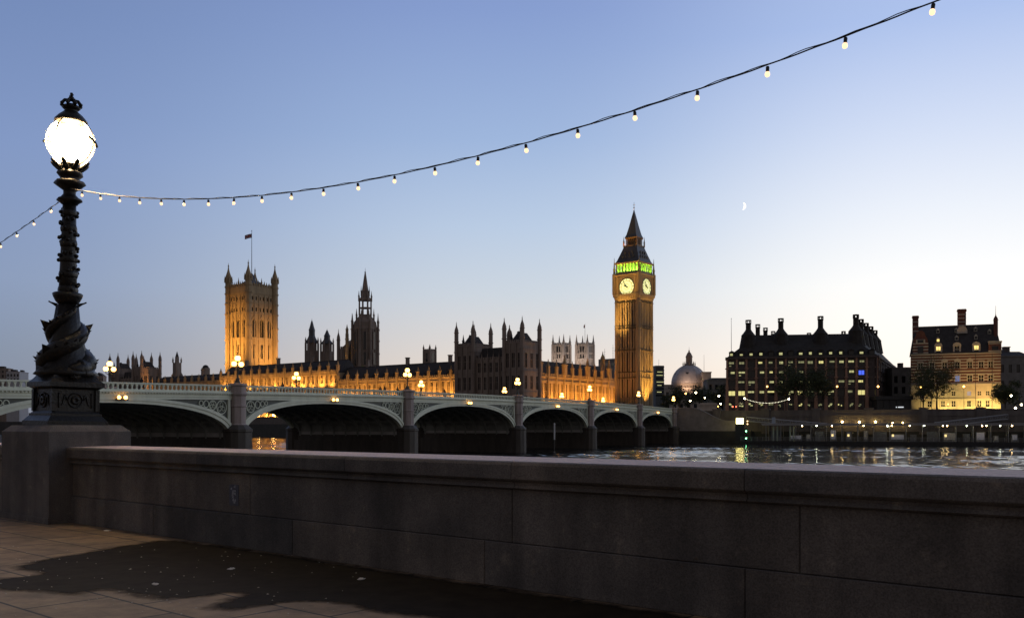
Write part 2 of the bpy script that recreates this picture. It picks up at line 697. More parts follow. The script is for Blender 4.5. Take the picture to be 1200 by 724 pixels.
for a_, b_ in zip(PX, PN):
    ab = b_ - a_
    tt = np.clip(((QP - a_) @ ab) / max(1e-9, ab @ ab), 0, 1)
    dmin = np.minimum(dmin, np.hypot(*(QP - a_ - tt[:, None] * ab).T))
    cr_ = (a_[1] > QP[:, 1]) != (b_[1] > QP[:, 1])
    with np.errstate(divide='ignore', invalid='ignore'):
        xi = (b_[0] - a_[0]) * (QP[:, 1] - a_[1]) / (b_[1] - a_[1]) + a_[0]
    ins_ ^= cr_ & (QP[:, 0] < xi)
sd_ = np.where(ins_, dmin, -dmin)
al_ = np.clip(.5 + sd_ / .5, 0, 1)
ky, kx_ = GX.shape
cx_, sx_ = math.cos(WALL_RZ), math.sin(WALL_RZ)
loc_y = -(QP[:, 0] - LX) * sx_ + (QP[:, 1] - LY) * cx_
lx_ = (QP[:, 0] - LX) * cx_ + (QP[:, 1] - LY) * sx_
keep = (sd_ > -.3) & (loc_y < .1)
g = MB()
idx = {}
vs, fs, al = [], [], []
for r_ in range(ky - 1):
    for c_ in range(kx_ - 1):
        q4 = (r_ * kx_ + c_, r_ * kx_ + c_ + 1, (r_ + 1) * kx_ + c_ + 1, (r_ + 1) * kx_ + c_)
        if not all(keep[v] for v in q4):
            continue
        f = []
        for v in q4:
            if v not in idx:
                idx[v] = len(vs)
                vs.append((QP[v, 0], QP[v, 1], .004))
                al.append(float(al_[v]))
            f.append(idx[v])
        fs.append(tuple(f))
g.add(vs, fs)
wet = mat('wet_flagstone', (.02, .016, .012), .7, .5, 3.5, .3, spec=.05)
t = wet.node_tree
at = t.nodes.new('ShaderNodeAttribute')
at.attribute_name = 'wetness'
tcn = t.nodes.new('ShaderNodeTexCoord')
no = t.nodes.new('ShaderNodeTexNoise')
no.inputs['Scale'].default_value = 2.6
no.inputs['Roughness'].default_value = .7
no.inputs['Detail'].default_value = 8
t.links.new(tcn.outputs['Object'], no.inputs['Vector'])
ad = t.nodes.new('ShaderNodeMath')
ad.operation = 'ADD'
t.links.new(at.outputs['Fac'], ad.inputs[0])
t.links.new(no.outputs['Fac'], ad.inputs[1])
mr = t.nodes.new('ShaderNodeMapRange')
for k_, v_ in zip((1, 2, 3, 4), (.88, 1.22, 0, .95)):
    mr.inputs[k_].default_value = v_
t.links.new(ad.outputs[0], mr.inputs[0])
t.links.new(mr.outputs[0], t.nodes['Principled BSDF'].inputs['Alpha'])
o = g.build('wet_patch', wet)
at_ = o.data.attributes.new('wetness', 'FLOAT', 'POINT')
at_.data.foreach_set('value', al)
tag(o, kind='structure')

# ------------------------------------------------------------------ near river wall
wl = thing('embankment_wall', 'long low granite river wall with moulded coping across the foreground', 'wall', (LX, LY, 0), WALL_RZ)
XE = 24.0
JT = .0035


def blocks(joints, x0, x1, y0, y1, z0, z1, bev=.007):
    g = MB()
    js = [x0] + joints + [x1]
    for a, b in zip(js[:-1], js[1:]):
        a += JT
        b -= JT
        e = bev
        # bevelled front (-y) block
        g.mi = rnd.choice((0, 1, 2))
        vs = [(a, y0 + e, z0), (b, y0 + e, z0), (b, y1, z0), (a, y1, z0), (a, y0 + e, z1), (b, y0 + e, z1), (b, y1, z1), (a, y1, z1),
              (a + e, y0, z0 + e), (b - e, y0, z0 + e), (b - e, y0, z1 - e), (a + e, y0, z1 - e)]
        g.add(vs, [(3, 2, 1, 0), (4, 5, 6, 7), (1, 2, 6, 5), (2, 3, 7, 6), (3, 0, 4, 7), (0, 1, 9, 8), (1, 5, 10, 9), (5, 4, 11, 10), (4, 0, 8, 11), (8, 9, 10, 11)])
    return g


def wall_x(px, ly):       # local x on the wall line at lateral offset ly for a pixel column
    k = (px - 600) / F
    sx, cx = math.sin(WALL_RZ), math.cos(WALL_RZ)
    # X = LX + cx*x - sx*ly ; Y = LY + sx*x + cx*ly
    return (k * (LY + cx * ly) - LX + sx * ly) / (cx - k * sx)


ju = [wall_x(p, -.26) for p in (-500, -120, 293, 600, 937)]
jl = [wall_x(p, -.28) for p in (-300, 180, 343, 568, 873)]
jc = [wall_x(p, -.35) for p in (-400, -40, 231, 405, 600, 873)]
ju += [ju[-1] + 2.6 * k for k in range(1, 5)]
jl += [jl[-1] + 2.4 * k for k in range(1, 5)]
jc += [jc[-1] + 3 * k for k in range(1, 4)]
ju = [j for j in ju if -35 < j < XE]
jl = [j for j in jl if -35 < j < XE]
jc = [j for j in jc if -35 < j < XE]
blocks(jl, -40, XE, -.285, .35, 0.0, .445).build('base_course', [GRANITE, GRANITE2, GRANITE3], wl)
blocks(ju, -40, XE, -.26, .35, .449, .985).build('upper_course', [GRANITE, GRANITE2, GRANITE3], wl)
g = MB()
js = [-40] + jc + [XE]
for a, b in zip(js[:-1], js[1:]):
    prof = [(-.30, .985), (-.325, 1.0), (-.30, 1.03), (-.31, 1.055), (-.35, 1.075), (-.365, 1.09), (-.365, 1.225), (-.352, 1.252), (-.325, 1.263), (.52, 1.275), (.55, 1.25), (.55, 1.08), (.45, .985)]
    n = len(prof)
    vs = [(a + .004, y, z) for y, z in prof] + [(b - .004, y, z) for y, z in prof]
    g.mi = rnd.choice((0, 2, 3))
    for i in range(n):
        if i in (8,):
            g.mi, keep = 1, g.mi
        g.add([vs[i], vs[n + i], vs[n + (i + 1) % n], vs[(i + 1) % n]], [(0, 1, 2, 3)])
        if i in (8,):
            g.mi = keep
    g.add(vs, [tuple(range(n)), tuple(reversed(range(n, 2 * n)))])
g.build('coping', [GRANITE, GRANITE_SKYLIT, GRANITE2, GRANITE3], wl)
g = MB()
g.box(-40, XE, .352, .45, -6, .98)
g.box(-40, XE, -.2, .35, -6, -.001)
g.build('river_face', EMBANK_W, wl)

pier = thing('stone_pier', 'square granite pier in the river wall under the black lamp', 'pier', (LX, LY, 0), WALL_RZ)
g = MB()
pr = [(-1.05, -.652), (.88, -.652), (.88, .75), (-1.05, .75)]
ins = lambda d: [(-1.05 + d, -.652 + d), (.88 - d, -.652 + d), (.88 - d, .75 - d), (-1.05 + d, .75 - d)]
g.prism(ins(-.02), .003, .1)
g.prism(pr, .1, 1.52)
g.prism(pr, 1.52, 1.63, ins(.12))
g.build('block', GRANITE, pier)

# sticker on the wall
xs = wall_x(274.5, -.26)
st = thing('wall_sticker', 'small torn pale sticker on the granite wall', 'sticker', pw(0, 0), 0)
st.matrix_world = WXF @ Matrix.Translation((xs, -.262, .68))
g = MB()
g.box(-.11, .11, -.004, .0, -.13, .15)
g.mi = 1
for k in range(22):
    x, z = rnd.gauss(0, .035), rnd.uniform(-.11, .13)
    g.add([(x - .02, -.0055, z), (x + rnd.uniform(.01, .03), -.0055, z - .012), (x + .015, -.0055, z + .022), (x - .012, -.0055, z + .018)], [(0, 1, 2, 3)])
g.build('paper', [mat('sticker_slate_blue', (.07, .075, .10), .6, .3, 20), mat('sticker_pale_print', (.33, .33, .37), .6, .3, 30)], st)

# ------------------------------------------------------------------ litter on the flags
PAPER = mat('crumpled_paper', (.7, .66, .6), .8, .15, 20)
for k, (px, py, s, lab) in enumerate([(423, 679, .028, 'crumpled white paper scrap lying by the wet flags below the wall sticker'),
                                      (182, 685, .022, 'flattened pale paper scrap in the middle of the wet patch'),
                                      (126, 622, .03, 'folded pale wrapper lying at the foot of the wall near the pier'),
                                      (271, 667, .022, 'thin pale litter strip on the right side of the wet patch')]):
    X, Y = gp(px, py)
    g = MB()
    g.sm = False
    rings = []
    n = 9
    for j in range(4):
        for i in range(n):
            rr = s * (1.1, 1.25, .8, .15)[j] * rnd.uniform(.6, 1.3)
            g.v.append(Vector((rr * 1.6 * math.cos(2 * PI * i / n), rr * math.sin(2 * PI * i / n), (.001, .008, .016, .018)[j] * rnd.uniform(.7, 1.2) + .004)))
    for j in range(3):
        for i in range(n):
            g.f.append([j * n + i, j * n + (i + 1) % n, (j + 1) * n + (i + 1) % n, (j + 1) * n + i])
            g.m.append(0)
            g.s.append(False)
    g.f.append([3 * n + i for i in range(n)])
    g.m.append(0)
    g.s.append(False)
    o = g.build('paper_scrap', PAPER)
    o.location = (X, Y, 0)
    o.rotation_euler = (0, 0, rnd.uniform(0, 3))
    tag(o, lab, 'litter')
g = MB()
for k in range(130):
    px, py = rnd.uniform(0, 420), rnd.uniform(640, 722)
    X, Y = gp(px, py)
    r = rnd.uniform(.004, .013)
    a = rnd.uniform(0, 6)
    g.add([(X + r * math.cos(a + t) * (1 + .5 * (t > 2)), Y + r * math.sin(a + t), .0075) for t in (0, 1.6, 3.1, 4.6)] + [(X, Y, .0145)], [(0, 1, 4), (1, 2, 4), (2, 3, 4), (3, 0, 4)])
o = g.build('grit', mat('pale_grit', (.4, .36, .3), .8, .3, 20))
tag(o, 'scattered pale grit and leaf crumbs over the wet flagstones', 'grit', kind='stuff')

# ------------------------------------------------------------------ the ornate lamp
lp = thing('street_lamp', 'tall black cast iron lamp with entwined fish at its base and a glowing globe', 'lamp', (LX, LY, 1.632), WALL_RZ)
tilt = R(1.1)
lp.matrix_world = Matrix.Translation((LX, LY, 1.632)) @ Matrix.Rotation(tilt, 4, 'Y') @ Matrix.Rotation(WALL_RZ, 4, 'Z')
Z = lambda y: (500 - y) / 66.8 + HC - 1.632
# plinth
g = MB()
g.frus(0, 0, 0, .07, .52, .52)
g.frus(0, 0, .07, .16, .51, .44)
g.frus(0, 0, .16, .20, .44, .44)
g.frus(0, 0, .20, .24, .42, .39)
g.frus(0, 0, .24, .62, .375, .37)
for s in (-1, 1):
    for t in (-1, 1):
        g.box(s * .375 - .035, s * .375 + .035, t * .375 - .035, t * .375 + .035, .24, .62)
g.frus(0, 0, .62, .66, .39, .45)
g.frus(0, 0, .66, .74, .47, .47)
g.frus(0, 0, .74, .80, .46, .40)
g.frus(0, 0, .80, .86, .40, .36)
g.build('plinth', BLACKIRON, lp)
for k in range(4):
    g = MB(XF(rz=k * PI / 2))
    g.sm = True
    # raised relief panel: ring, face boss and scrolls
    n = 18
    for rr, tt in ((.12, .016), (.05, .03)):
        g.tube([(rr * math.cos(2 * PI * i / n), -.382, .43 + rr * math.sin(2 * PI * i / n)) for i in range(n + 1)], tt, 5)
    for s in (-1, 1):
        g.tube([(s * (.14 + .1 * t), -.382, .43 + .09 * math.sin(5 * t)) for t in [i / 8 for i in range(9)]], [.018 - .0012 * i for i in range(9)], 5)
        g.tube([(s * .28, -.382, .3 + .26 * t) for t in [i / 4 for i in range(5)]], .012, 5)
    g.build('relief_panel', BLACKIRON, lp)
# rock mound under the fish
g = MB()
g.sm = True
g.lathe([(.43, .84), (.50, .88), (.48, .93), (.44, 1.0), (.36, 1.1), (.30, 1.3), (.24, 1.6), (.17, 2.1)], 20, mod=lambda i, n, k: 1 + .09 * math.sin(i * 2.9 + k * 1.7))
g.build('wave_base', BLACKIRON, lp)
# two entwined fish
for s in range(2):
    ph = s * PI + .5
    g = MB()
    g.sm = True
    N = 52
    pts, rad = [], []
    for i in range(N):
        t = i / (N - 1)
        a = ph + 2 * PI * 1.0 * t
        rr = .17 * (1 - t) ** .8 + .15
        pts.append((rr * math.cos(a), rr * math.sin(a), 1.0 + 1.06 * t))
        rad.append(.165 * (1 - t) ** .75 * min(1, .7 + t * 4) + .035)
    g.tube(pts, rad, 10)
    gb = g
    # head with gaping mouth, eyes and barbels
    g = MB()
    g.sm = True
    p0 = Vector(pts[0])
    d = Vector((math.sin(ph), -math.cos(ph), -.25)).normalized()
    outw = Vector((math.cos(ph), math.sin(ph), 0))
    g.tube([p0 - d * .05, p0 + d * .1, p0 + d * .2 + Vector((0, 0, .02)), p0 + d * .32 + Vector((0, 0, .06))], [.16, .17, .12, .05], 10)
    g.tube([p0 + d * .05 - Vector((0, 0, .06)), p0 + d * .2 - Vector((0, 0, .11)), p0 + d * .3 - Vector((0, 0, .11))], [.12, .08, .035], 8)
    for q in (-1, 1):
        g.ball(tuple(p0 + d * .12 + outw * (.1 * q) + Vector((0, 0, .1))), .045, 8, 6)
        g.tube([p0 + d * .28 + outw * .03 * q, p0 + d * .34 + outw * .1 * q - Vector((0, 0, .08)), p0 + d * .3 + outw * .14 * q - Vector((0, 0, .16))], [.014, .01, .005], 5)
    gh = g
    g = gb
    g.sm = False
    for i in range(3, N - 3, 3):      # spiny back and side fins
        P, Q = Vector(pts[i]), Vector(pts[i + 1])
        r = rad[i]
        o_ = Vector((P.x, P.y, 0)).normalized()
        big = 2.3 if i in (12, 24, 33) else 1.
        tip = P + o_ * (r + .045 * big) + Vector((0, 0, .05 * big + .01))
        dr = (Q - P).normalized()
        a_, b_ = P + o_ * r * .8 - dr * .05 * big, P + o_ * r * .8 + dr * .05 * big
        n_ = o_.cross(dr) * .016
        g.add([tuple(a_ + n_), tuple(b_ + n_), tuple(b_ - n_), tuple(a_ - n_), tuple(tip)], [(3, 2, 1, 0), (0, 1, 4), (1, 2, 4), (2, 3, 4), (3, 0, 4)])
    # tail fan
    P = Vector(pts[-1])
    o_ = Vector((P.x, P.y, 0)).normalized()
    sd = Vector((-o_.y, o_.x, 0))
    for q in (-1, 1):
        g.add([tuple(P + o_ * .02), tuple(P + sd * q * .05 + o_ * .03), tuple(P + o_ * .13 + sd * q * .13 + Vector((0, 0, .1))), tuple(P + o_ * .03 + sd * q * .03 + Vector((0, 0, .07)))],
              [(0, 1, 2, 3), (3, 2, 1, 0)])
        g.bar(P, P + o_ * .13 + sd * q * .13 + Vector((0, 0, .1)), .014, 5)
    body = g.build('fish', BLACKIRON, lp)
    gh.build('head', BLACKIRON, body)
# column
g = MB()
g.sm = True
flu = lambda i, n, k: 1 - .07 * (i % 2)
g.lathe([(.17, 1.9), (.15, 2.02), (.145, 2.15)], 20)
g.lathe([(.16, 2.12), (.2, 2.17), (.235, 2.24), (.25, 2.29), (.23, 2.31), (.165, 2.33)], 20)
zt_, zb_ = Z(238), Z(345)
g.lathe([(.15, zb_), (.14, zb_ + .4), (.125, zb_ + .9), (.11, zt_)], 24, mod=flu)
g.build('column', BLACKIRON, lp)
for k in range(6):           # garland collars round the shaft
    zc = zb_ + .08 + k * (zt_ - zb_ - .1) / 5.6
    r = .152 - .04 * (zc - zb_) / (zt_ - zb_)
    g = MB()
    g.sm = True
    n = 22
    g.lathe([(r, zc - .06), (r * 1.06, zc - .03), (r * 1.1, zc), (r * 1.05, zc + .035), (r, zc + .06)], n, mod=lambda i, n_, kk: 1 + .05 * math.sin(i * 1.9 + k))
    for i in range(9):
        a = 2 * PI * i / 9 + k
        g.ball((r * 1.02 * math.cos(a), r * 1.17 * math.sin(a), zc + .11 * math.sin(a + k)), .036, 6, 5)
    g.build('garland', BLACKIRON, lp)
g = MB()
g.sm = True
g.lathe([(.125, Z(240)), (.15, Z(238)), (.2, Z(236)), (.205, Z(234)), (.15, Z(232)), (.1, Z(228)), (.1, Z(224)), (.2, Z(219)), (.25, Z(216)), (.235, Z(213)), (.15, Z(211)), (.17, Z(208)),
         (.21, Z(205)), (.2, Z(202)), (.13, Z(200)), (.11, Z(196)), (.16, Z(193)), (.1, Z(191))], 18, mod=lambda i, n, k: 1 + .06 * math.sin(i * 2.1 + k))
for i in range(8):           # acanthus leaves under the globe
    a = 2 * PI * i / 8
    ca, sa = math.cos(a), math.sin(a)
    g.tube([(.11 * ca, .11 * sa, Z(200)), (.2 * ca, .2 * sa, Z(197)), (.27 * ca, .27 * sa, Z(193)), (.31 * ca, .31 * sa, Z(190.5)), (.29 * ca, .29 * sa, Z(189))], [.03, .045, .04, .028, .015], 6)
g.build('capital', BLACKIRON, lp)
gz, gr = Z(166.5), .405
g = MB()
g.sm = True
g.ball((0, 0, gz), gr, 28, 18)
gbl = g.build('globe', GLOBE, lp)
g = MB()
g.sm = True
g.lathe([(.05, gz - .3), (.17, gz - .26), (.27, gz - .12), (.29, gz), (.26, gz + .14), (.15, gz + .27), (.01, gz + .31)], 22)
g.build('bulb', HOTBULB, gbl)
g = MB()
g.sm = True
for k in range(4):
    a = k * PI / 2 + .6
    g.tube([((gr + .014) * math.sin(t) * math.cos(a), (gr + .014) * math.sin(t) * math.sin(a), gz - (gr + .014) * math.cos(t)) for t in [.25 + i * 2.5 / 16 for i in range(17)]], .013, 5)
for a0 in (R(-22) - WALL_RZ, R(158) - WALL_RZ):
    g.tube([((gr + .014) * math.cos(a0 + R(3) * i), (gr + .014) * math.sin(a0 + R(3) * i), gz + .05 - .006 * i) for i in range(15)], .026, 6)
g.build('globe_cage', BLACKIRON, lp)
g = MB()
g.sm = True
g.lathe([(.27, Z(144)), (.27, Z(141.5)), (.2, Z(136)), (.13, Z(132)), (.1, Z(130)), (.12, Z(129)), (.15, Z(127)), (.15, Z(125)), (.12, Z(124)), (.06, Z(122))], 18)
for i in range(8):           # crown with arches, balls and cross
    a = 2 * PI * i / 8
    ca, sa = math.cos(a), math.sin(a)
    g.tube([(.14 * ca, .14 * sa, Z(126)), (.165 * ca, .165 * sa, Z(122.5)), (.12 * ca, .12 * sa, Z(118.5)), (.02 * ca, .02 * sa, Z(117))], [.02, .024, .02, .014], 5)
    g.ball((.165 * ca, .165 * sa, Z(123)), .03, 6, 5)
g.ball((0, 0, Z(115.8)), .05, 8, 6)
g.box(-.018, .018, -.018, .018, Z(115), Z(109))
g.box(-.055, .055, -.016, .016, Z(112.6), Z(111.4))
g.build('crown', BLACKIRON, lp)


# ------------------------------------------------------------------ festoon lights
def festoon(name, label, zf, t0, t1, bts, grp=None):
    root = thing(name, label, 'string lights', (LX, LY, 0), WALL_RZ, grp)
    g = MB()
    g.sm = True
    n = 260
    g.tube([(t0 + (t1 - t0) * i / n, 0.004 * math.sin(i * 1.3), zf(t0 + (t1 - t0) * i / n)) for i in range(n + 1)], .0065, 5)
    g.tube([(t0 + (t1 - t0) * i / n, 0.012 * math.cos(i * 1.3), zf(t0 + (t1 - t0) * i / n) + .004 + .009 * abs(math.sin(PI * (t0 + (t1 - t0) * i / n - ref) / .66))) for i in range(n + 1)], .004, 4)
    g.build('cable', mat('black_cable', (.02, .02, .02), .5, 0), root)
    sk = bl = None
    for i, t in enumerate(bts):
        z = zf(t)
        if sk is None:
            g = MB()
            g.sm = True
            g.lathe([(.012, -.012), (.016, -.022), (.015, -.055), (.012, -.06)], 8)
            sk = g.build('socket', MATS['black_cable'], root)
            g = MB()
            g.sm = True
            g.lathe([(.010, -.052), (.018, -.060), (.0225, -.076), (.019, -.092), (.010, -.099), (.002, -.100)], 10)
            bl = g.build('bulb', BULB, sk)
            a = sk
            b = bl
        else:
            a = sk.copy()
            COL.objects.link(a)
            b = bl.copy()
            COL.objects.link(b)
            a.parent = root
            b.parent = a
        a.location = (t, 0, z)
        a.rotation_euler = (rnd.uniform(-.12, .12), rnd.uniform(-.12, .12), 0)
    return root


ref = wall_x(616, 0)
# sag fitted to the photograph: lowest point about half way to the next lamp
ks = [(.08, 5.62), (.65, 5.50), (3.57, 4.95), (6.0, 4.66), (8.5, 4.50), (10.55, 4.47), (13.12, 4.61), (14.5, 4.78), (18, 5.3), (21, 5.9)]


def zr(t):
    # least-squares quadratic through the measured points
    A, B, Cc = _q
    return A * t * t + B * t + Cc


def quadfit(pts):
    M = Matrix(((0, 0, 0), (0, 0, 0), (0, 0, 0)))
    v = Vector((0, 0, 0))
    for t, z in pts:
        r = (t * t, t, 1)
        for i in range(3):
            for j in range(3):
                M[i][j] += r[i] * r[j]
            v[i] += r[i] * z
    return tuple(M.inverted() @ v)


_meas = []
for px, py in [(92, 224), (149, 229.5), (201, 233), (264, 233), (334, 227), (416, 213), (505, 195), (561, 183), (616, 168), (677, 151), (743, 131), (813, 107), (890, 80), (972, 49), (1062, 14)]:
    t = wall_x(px, 0)
    Y = LY + math.sin(WALL_RZ) * t
    _meas.append((t, zat(py, Y)))
_q = quadfit(_meas)
bts = [ref + .66 * k for k in range(-15, 16)]
festoon('festoon_lights', 'string of warm bulbs sagging from the lamp to the upper right across the sky', zr, .1, 21, bts, 'strings of bulbs hung from the black lamp')
festoon('festoon_lights', 'short string of warm bulbs running left from the lamp out of the picture', lambda t: 5.62 + .165 * t + .0047 * t * t, -21, -.1,
        [-.55 - .76 * k for k in range(12)], 'strings of bulbs hung from the black lamp')

# ------------------------------------------------------------------ the bridge
BX, BY, BRZ = -33.6, 114.7, math.atan2(.895, .446)
bd = (.446, .895)
BWID = 22.0
br = thing('road_bridge', 'pale green iron arch bridge on granite piers crossing the river', 'bridge', (BX, BY, 0), BRZ)
ztop = lambda s: 7.62 - 9.4e-5 * (s - 100) ** 2
PIERS = [-68.5, -35.0, 0, 38, 77.6, 115.6, 150.6, 182.3]
HALF = 1.15
s0, s1 = PIERS[0], PIERS[-1]


def strip(g, sa, sb, y0, y1, zlo, zhi, step=3.):
    n = max(2, int((sb - sa) / step))
    for i in range(n):
        a, b = sa + (sb - sa) * i / n, sa + (sb - sa) * (i + 1) / n
        g.add([(a, y0, zlo(a)), (b, y0, zlo(b)), (b, y1, zlo(b)), (a, y1, zlo(a)), (a, y0, zhi(a)), (b, y0, zhi(b)), (b, y1, zhi(b)), (a, y1, zhi(a))],
              [(3, 2, 1, 0), (4, 5, 6, 7), (0, 1, 5, 4), (1, 2, 6, 5), (2, 3, 7, 6), (3, 0, 4, 7)])


g = MB()
strip(g, s0, s1 + 40, .35, BWID - .35, lambda s: ztop(s) - 1.75, lambda s: ztop(s) - 1.05)
g.build('deck', mat('asphalt_deck', (.05, .05, .05), .9, .2, 1), br)
for side in (0, 1):
    yy = (lambda a, b: (a, b)) if side == 0 else (lambda a, b: (BWID - b, BWID - a))
    g = MB()
    strip(g, s0, s1 + 4, *yy(-.06, .26), lambda s: ztop(s) - .17, ztop)
    strip(g, s0, s1 + 4, *yy(.0, .2), lambda s: ztop(s) - .92, lambda s: ztop(s) - .74)
    s = s0
    while s < s1 + 4:
        z0_, z1_ = ztop(s) - .74, ztop(s) - .17
        y0_, y1_ = yy(.03, .17)
        # post with a flared head and foot, leaving trefoil-like gaps
        poly = [(s - .19, z0_), (s - .08, z0_ + .1), (s - .06, z0_ + .26), (s - .17, z1_ - .06), (s - .24, z1_), (s + .24, z1_), (s + .17, z1_ - .06), (s + .06, z0_ + .26), (s + .08, z0_ + .1), (s + .19, z0_)]
        g.extr([(p[0], p[1] + .0) for p in reversed(poly)], y0_, y1_)
        s += .62
    g.build('parapet', GREEN, br)
    g = MB()
    strip(g, s0, s1, *yy(-.28, .35), lambda s: ztop(s) - 1.05, lambda s: ztop(s) - .921)
    strip(g, s0, s1, *yy(-.12, .35), lambda s: ztop(s) - 1.22, lambda s: ztop(s) - 1.051)
    strip(g, s0, s1, *yy(-.02, .34), lambda s: ztop(s) - 1.78, lambda s: ztop(s) - 1.221)
    strip(g, s0, s1, *yy(-.1, .3), lambda s: ztop(s) - 1.5, lambda s: ztop(s) - 1.42)
    s = s0
    while s < s1:          # dentils below the cornice
        y0_, y1_ = yy(-.22, -.125)
        z_ = ztop(s) - 1.19
        g.box(s - .09, s + .09, y0_, y1_, z_, z_ + .13)
        s += .4
    g.build('cornice', GREEN, br)

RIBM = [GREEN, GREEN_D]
for i in range(len(PIERS) - 1):
    A, B = PIERS[i] + HALF, PIERS[i + 1] - HALF
    c, h = (A + B) / 2, (B - A) / 2
    zs = .15
    crown = ztop(c) - 2.2
    zsof = lambda x: zs + (crown - zs) * max(0, 1 - min(1, abs((x - c) / h)) ** 2.3) ** (1 / 2.3)
    # sample evenly in angle so that the haunches are smooth
    xs_ = [c - h * math.cos(PI * k / 48) for k in range(49)]
    inner = [(x, zsof(x)) for x in xs_]

    def outer(th):
        out = []
        for k in range(49):
            k0, k1 = max(0, k - 1), min(48, k + 1)
            dx, dz = inner[k1][0] - inner[k0][0], inner[k1][1] - inner[k0][1]
            L = math.hypot(dx, dz)
            w = th * (1 + .5 * abs(math.cos(PI * k / 48)))
            x, z = inner[k][0] - dz / L * w, inner[k][1] + dx / L * w
            out.append((min(max(x, A - .0), B + .0), min(z, ztop(min(max(x, A), B)) - 1.74)))
        return out
    for side in (0, 1):
        yy = (lambda a, b: (a, b)) if side == 0 else (lambda a, b: (BWID - b, BWID - a))
        o1, o2 = outer(.55), outer(.3)
        g = MB()
        for (p, q, d0, d1) in ((inner, o2, -.1, .5), (o2, o1, -.2, .49)):
            y0_, y1_ = yy(d0, d1)
            for k in range(48):
                a, b, c2, d2 = p[k], p[k + 1], q[k + 1], q[k]
                g.extr([a, b, c2, d2], y0_, y1_)
        g.build('arch_ring', GREEN, br)
        # spandrel: recessed dark web, a light frame, tracery rings
        for sgn, X0 in ((1, A), (-1, B)):
            g = MB()
            y0_, y1_ = yy(.18, .42)
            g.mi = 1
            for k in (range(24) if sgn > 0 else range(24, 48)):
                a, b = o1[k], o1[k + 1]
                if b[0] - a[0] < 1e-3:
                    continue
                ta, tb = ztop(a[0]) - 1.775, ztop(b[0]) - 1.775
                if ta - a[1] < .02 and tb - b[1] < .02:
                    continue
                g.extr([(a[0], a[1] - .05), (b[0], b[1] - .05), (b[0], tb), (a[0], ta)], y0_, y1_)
            g.mi = 0
            y0_, y1_ = yy(-.05, .178)
            xa, xb = sorted((X0, X0 + sgn * .38))
            zlow = zsof(X0 + sgn * .38)
            g.box(xa, xb, y0_, y1_, zs + .6, ztop(X0) - 1.79)
            # tracery
            x = X0 + sgn * .55
            for q in range(4):
                zt2 = ztop(x) - 1.86
                oz = lambda xx: [o1[k] for k in range(49) if (o1[k][0] - xx) * sgn >= -1e-6]
                rad = None
                for r_ in [1.3 - .05 * j for j in range(24)]:
                    xc, zc_ = x + sgn * r_, zt2 - r_
                    dmin = min(math.hypot(px_ - xc, pz_ - zc_) for px_, pz_ in o1)
                    inside = zc_ > (lambda kk: o1[kk][1])(min(range(49), key=lambda kk: abs(o1[kk][0] - xc)))
                    if inside and dmin > r_ + .02:
                        rad = r_
                        break
                if not rad or rad < .16:
                    break
                xc, zc_ = x + sgn * rad, zt2 - rad
                nn = 18
                yc = (y0_ + y1_) / 2
                g.tube([(xc + (rad - .05) * math.cos(2 * PI * j / nn), yc, zc_ + (rad - .05) * math.sin(2 * PI * j / nn)) for j in range(nn + 1)], min(.06, rad * .18), 5)
                if rad > .5:
                    for j in range(3):
                        a_ = PI / 2 + j * 2 * PI / 3
                        g.tube([(xc + rad * .42 * math.cos(a_) + rad * .3 * math.cos(2 * PI * w / 10), yc, zc_ + rad * .42 * math.sin(a_) + rad * .3 * math.sin(2 * PI * w / 10)) for w in range(11)], .05, 4)
                x += sgn * 2 * rad
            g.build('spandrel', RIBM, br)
    # soffit ribs and struts
    g = MB()
    for yr in [1.6 + 2.35 * j for j in range(9)]:
        for k in range(0, 48, 2):
            a, b = inner[k], inner[k + 2]
            g.extr([(a[0], a[1]), (b[0], b[1]), (b[0], b[1] + .75), (a[0], a[1] + .75)], yr - .14, yr + .14)
    for k in range(4, 46, 3):
        x, z = inner[k]
        g.box(x - .1, x + .1, .5, BWID - .5, z + .25, z + .6)
    g.build('arch_rib', UNDER, br)
    g = MB()
    for k in range(0, 48, 2):
        a, b = inner[k], inner[k + 2]
        if abs(b[0] - a[0]) < 1e-4:
            continue
        g.extr([(a[0], a[1] + .72), (b[0], b[1] + .72), (b[0], b[1] + .86), (a[0], a[1] + .86)], .5, BWID - .5)
    g.build('vault', UNDER, br)
    # navigation lights hung at the crown
    if 0 < i:
        g = MB()
        g.box(c - .75, c + .75, -.5, -.13, crown + .3, crown + .36)
        g.box(c - .7, c + .7, -.32, -.25, crown + .36, crown + .75)
        nl = g.build('navigation_light', DARKSTEEL, br)
        for q in (-1, 1):
            g = MB()
            g.sm = True
            g.ball((c + q * .42, -.42, crown + .58), .2, 10, 8)
            g.build('lamp', mat('amber_navigation_lamp', (.8, .5, .2), .3, 0, emit=(1, .42, .1), es=9), nl)

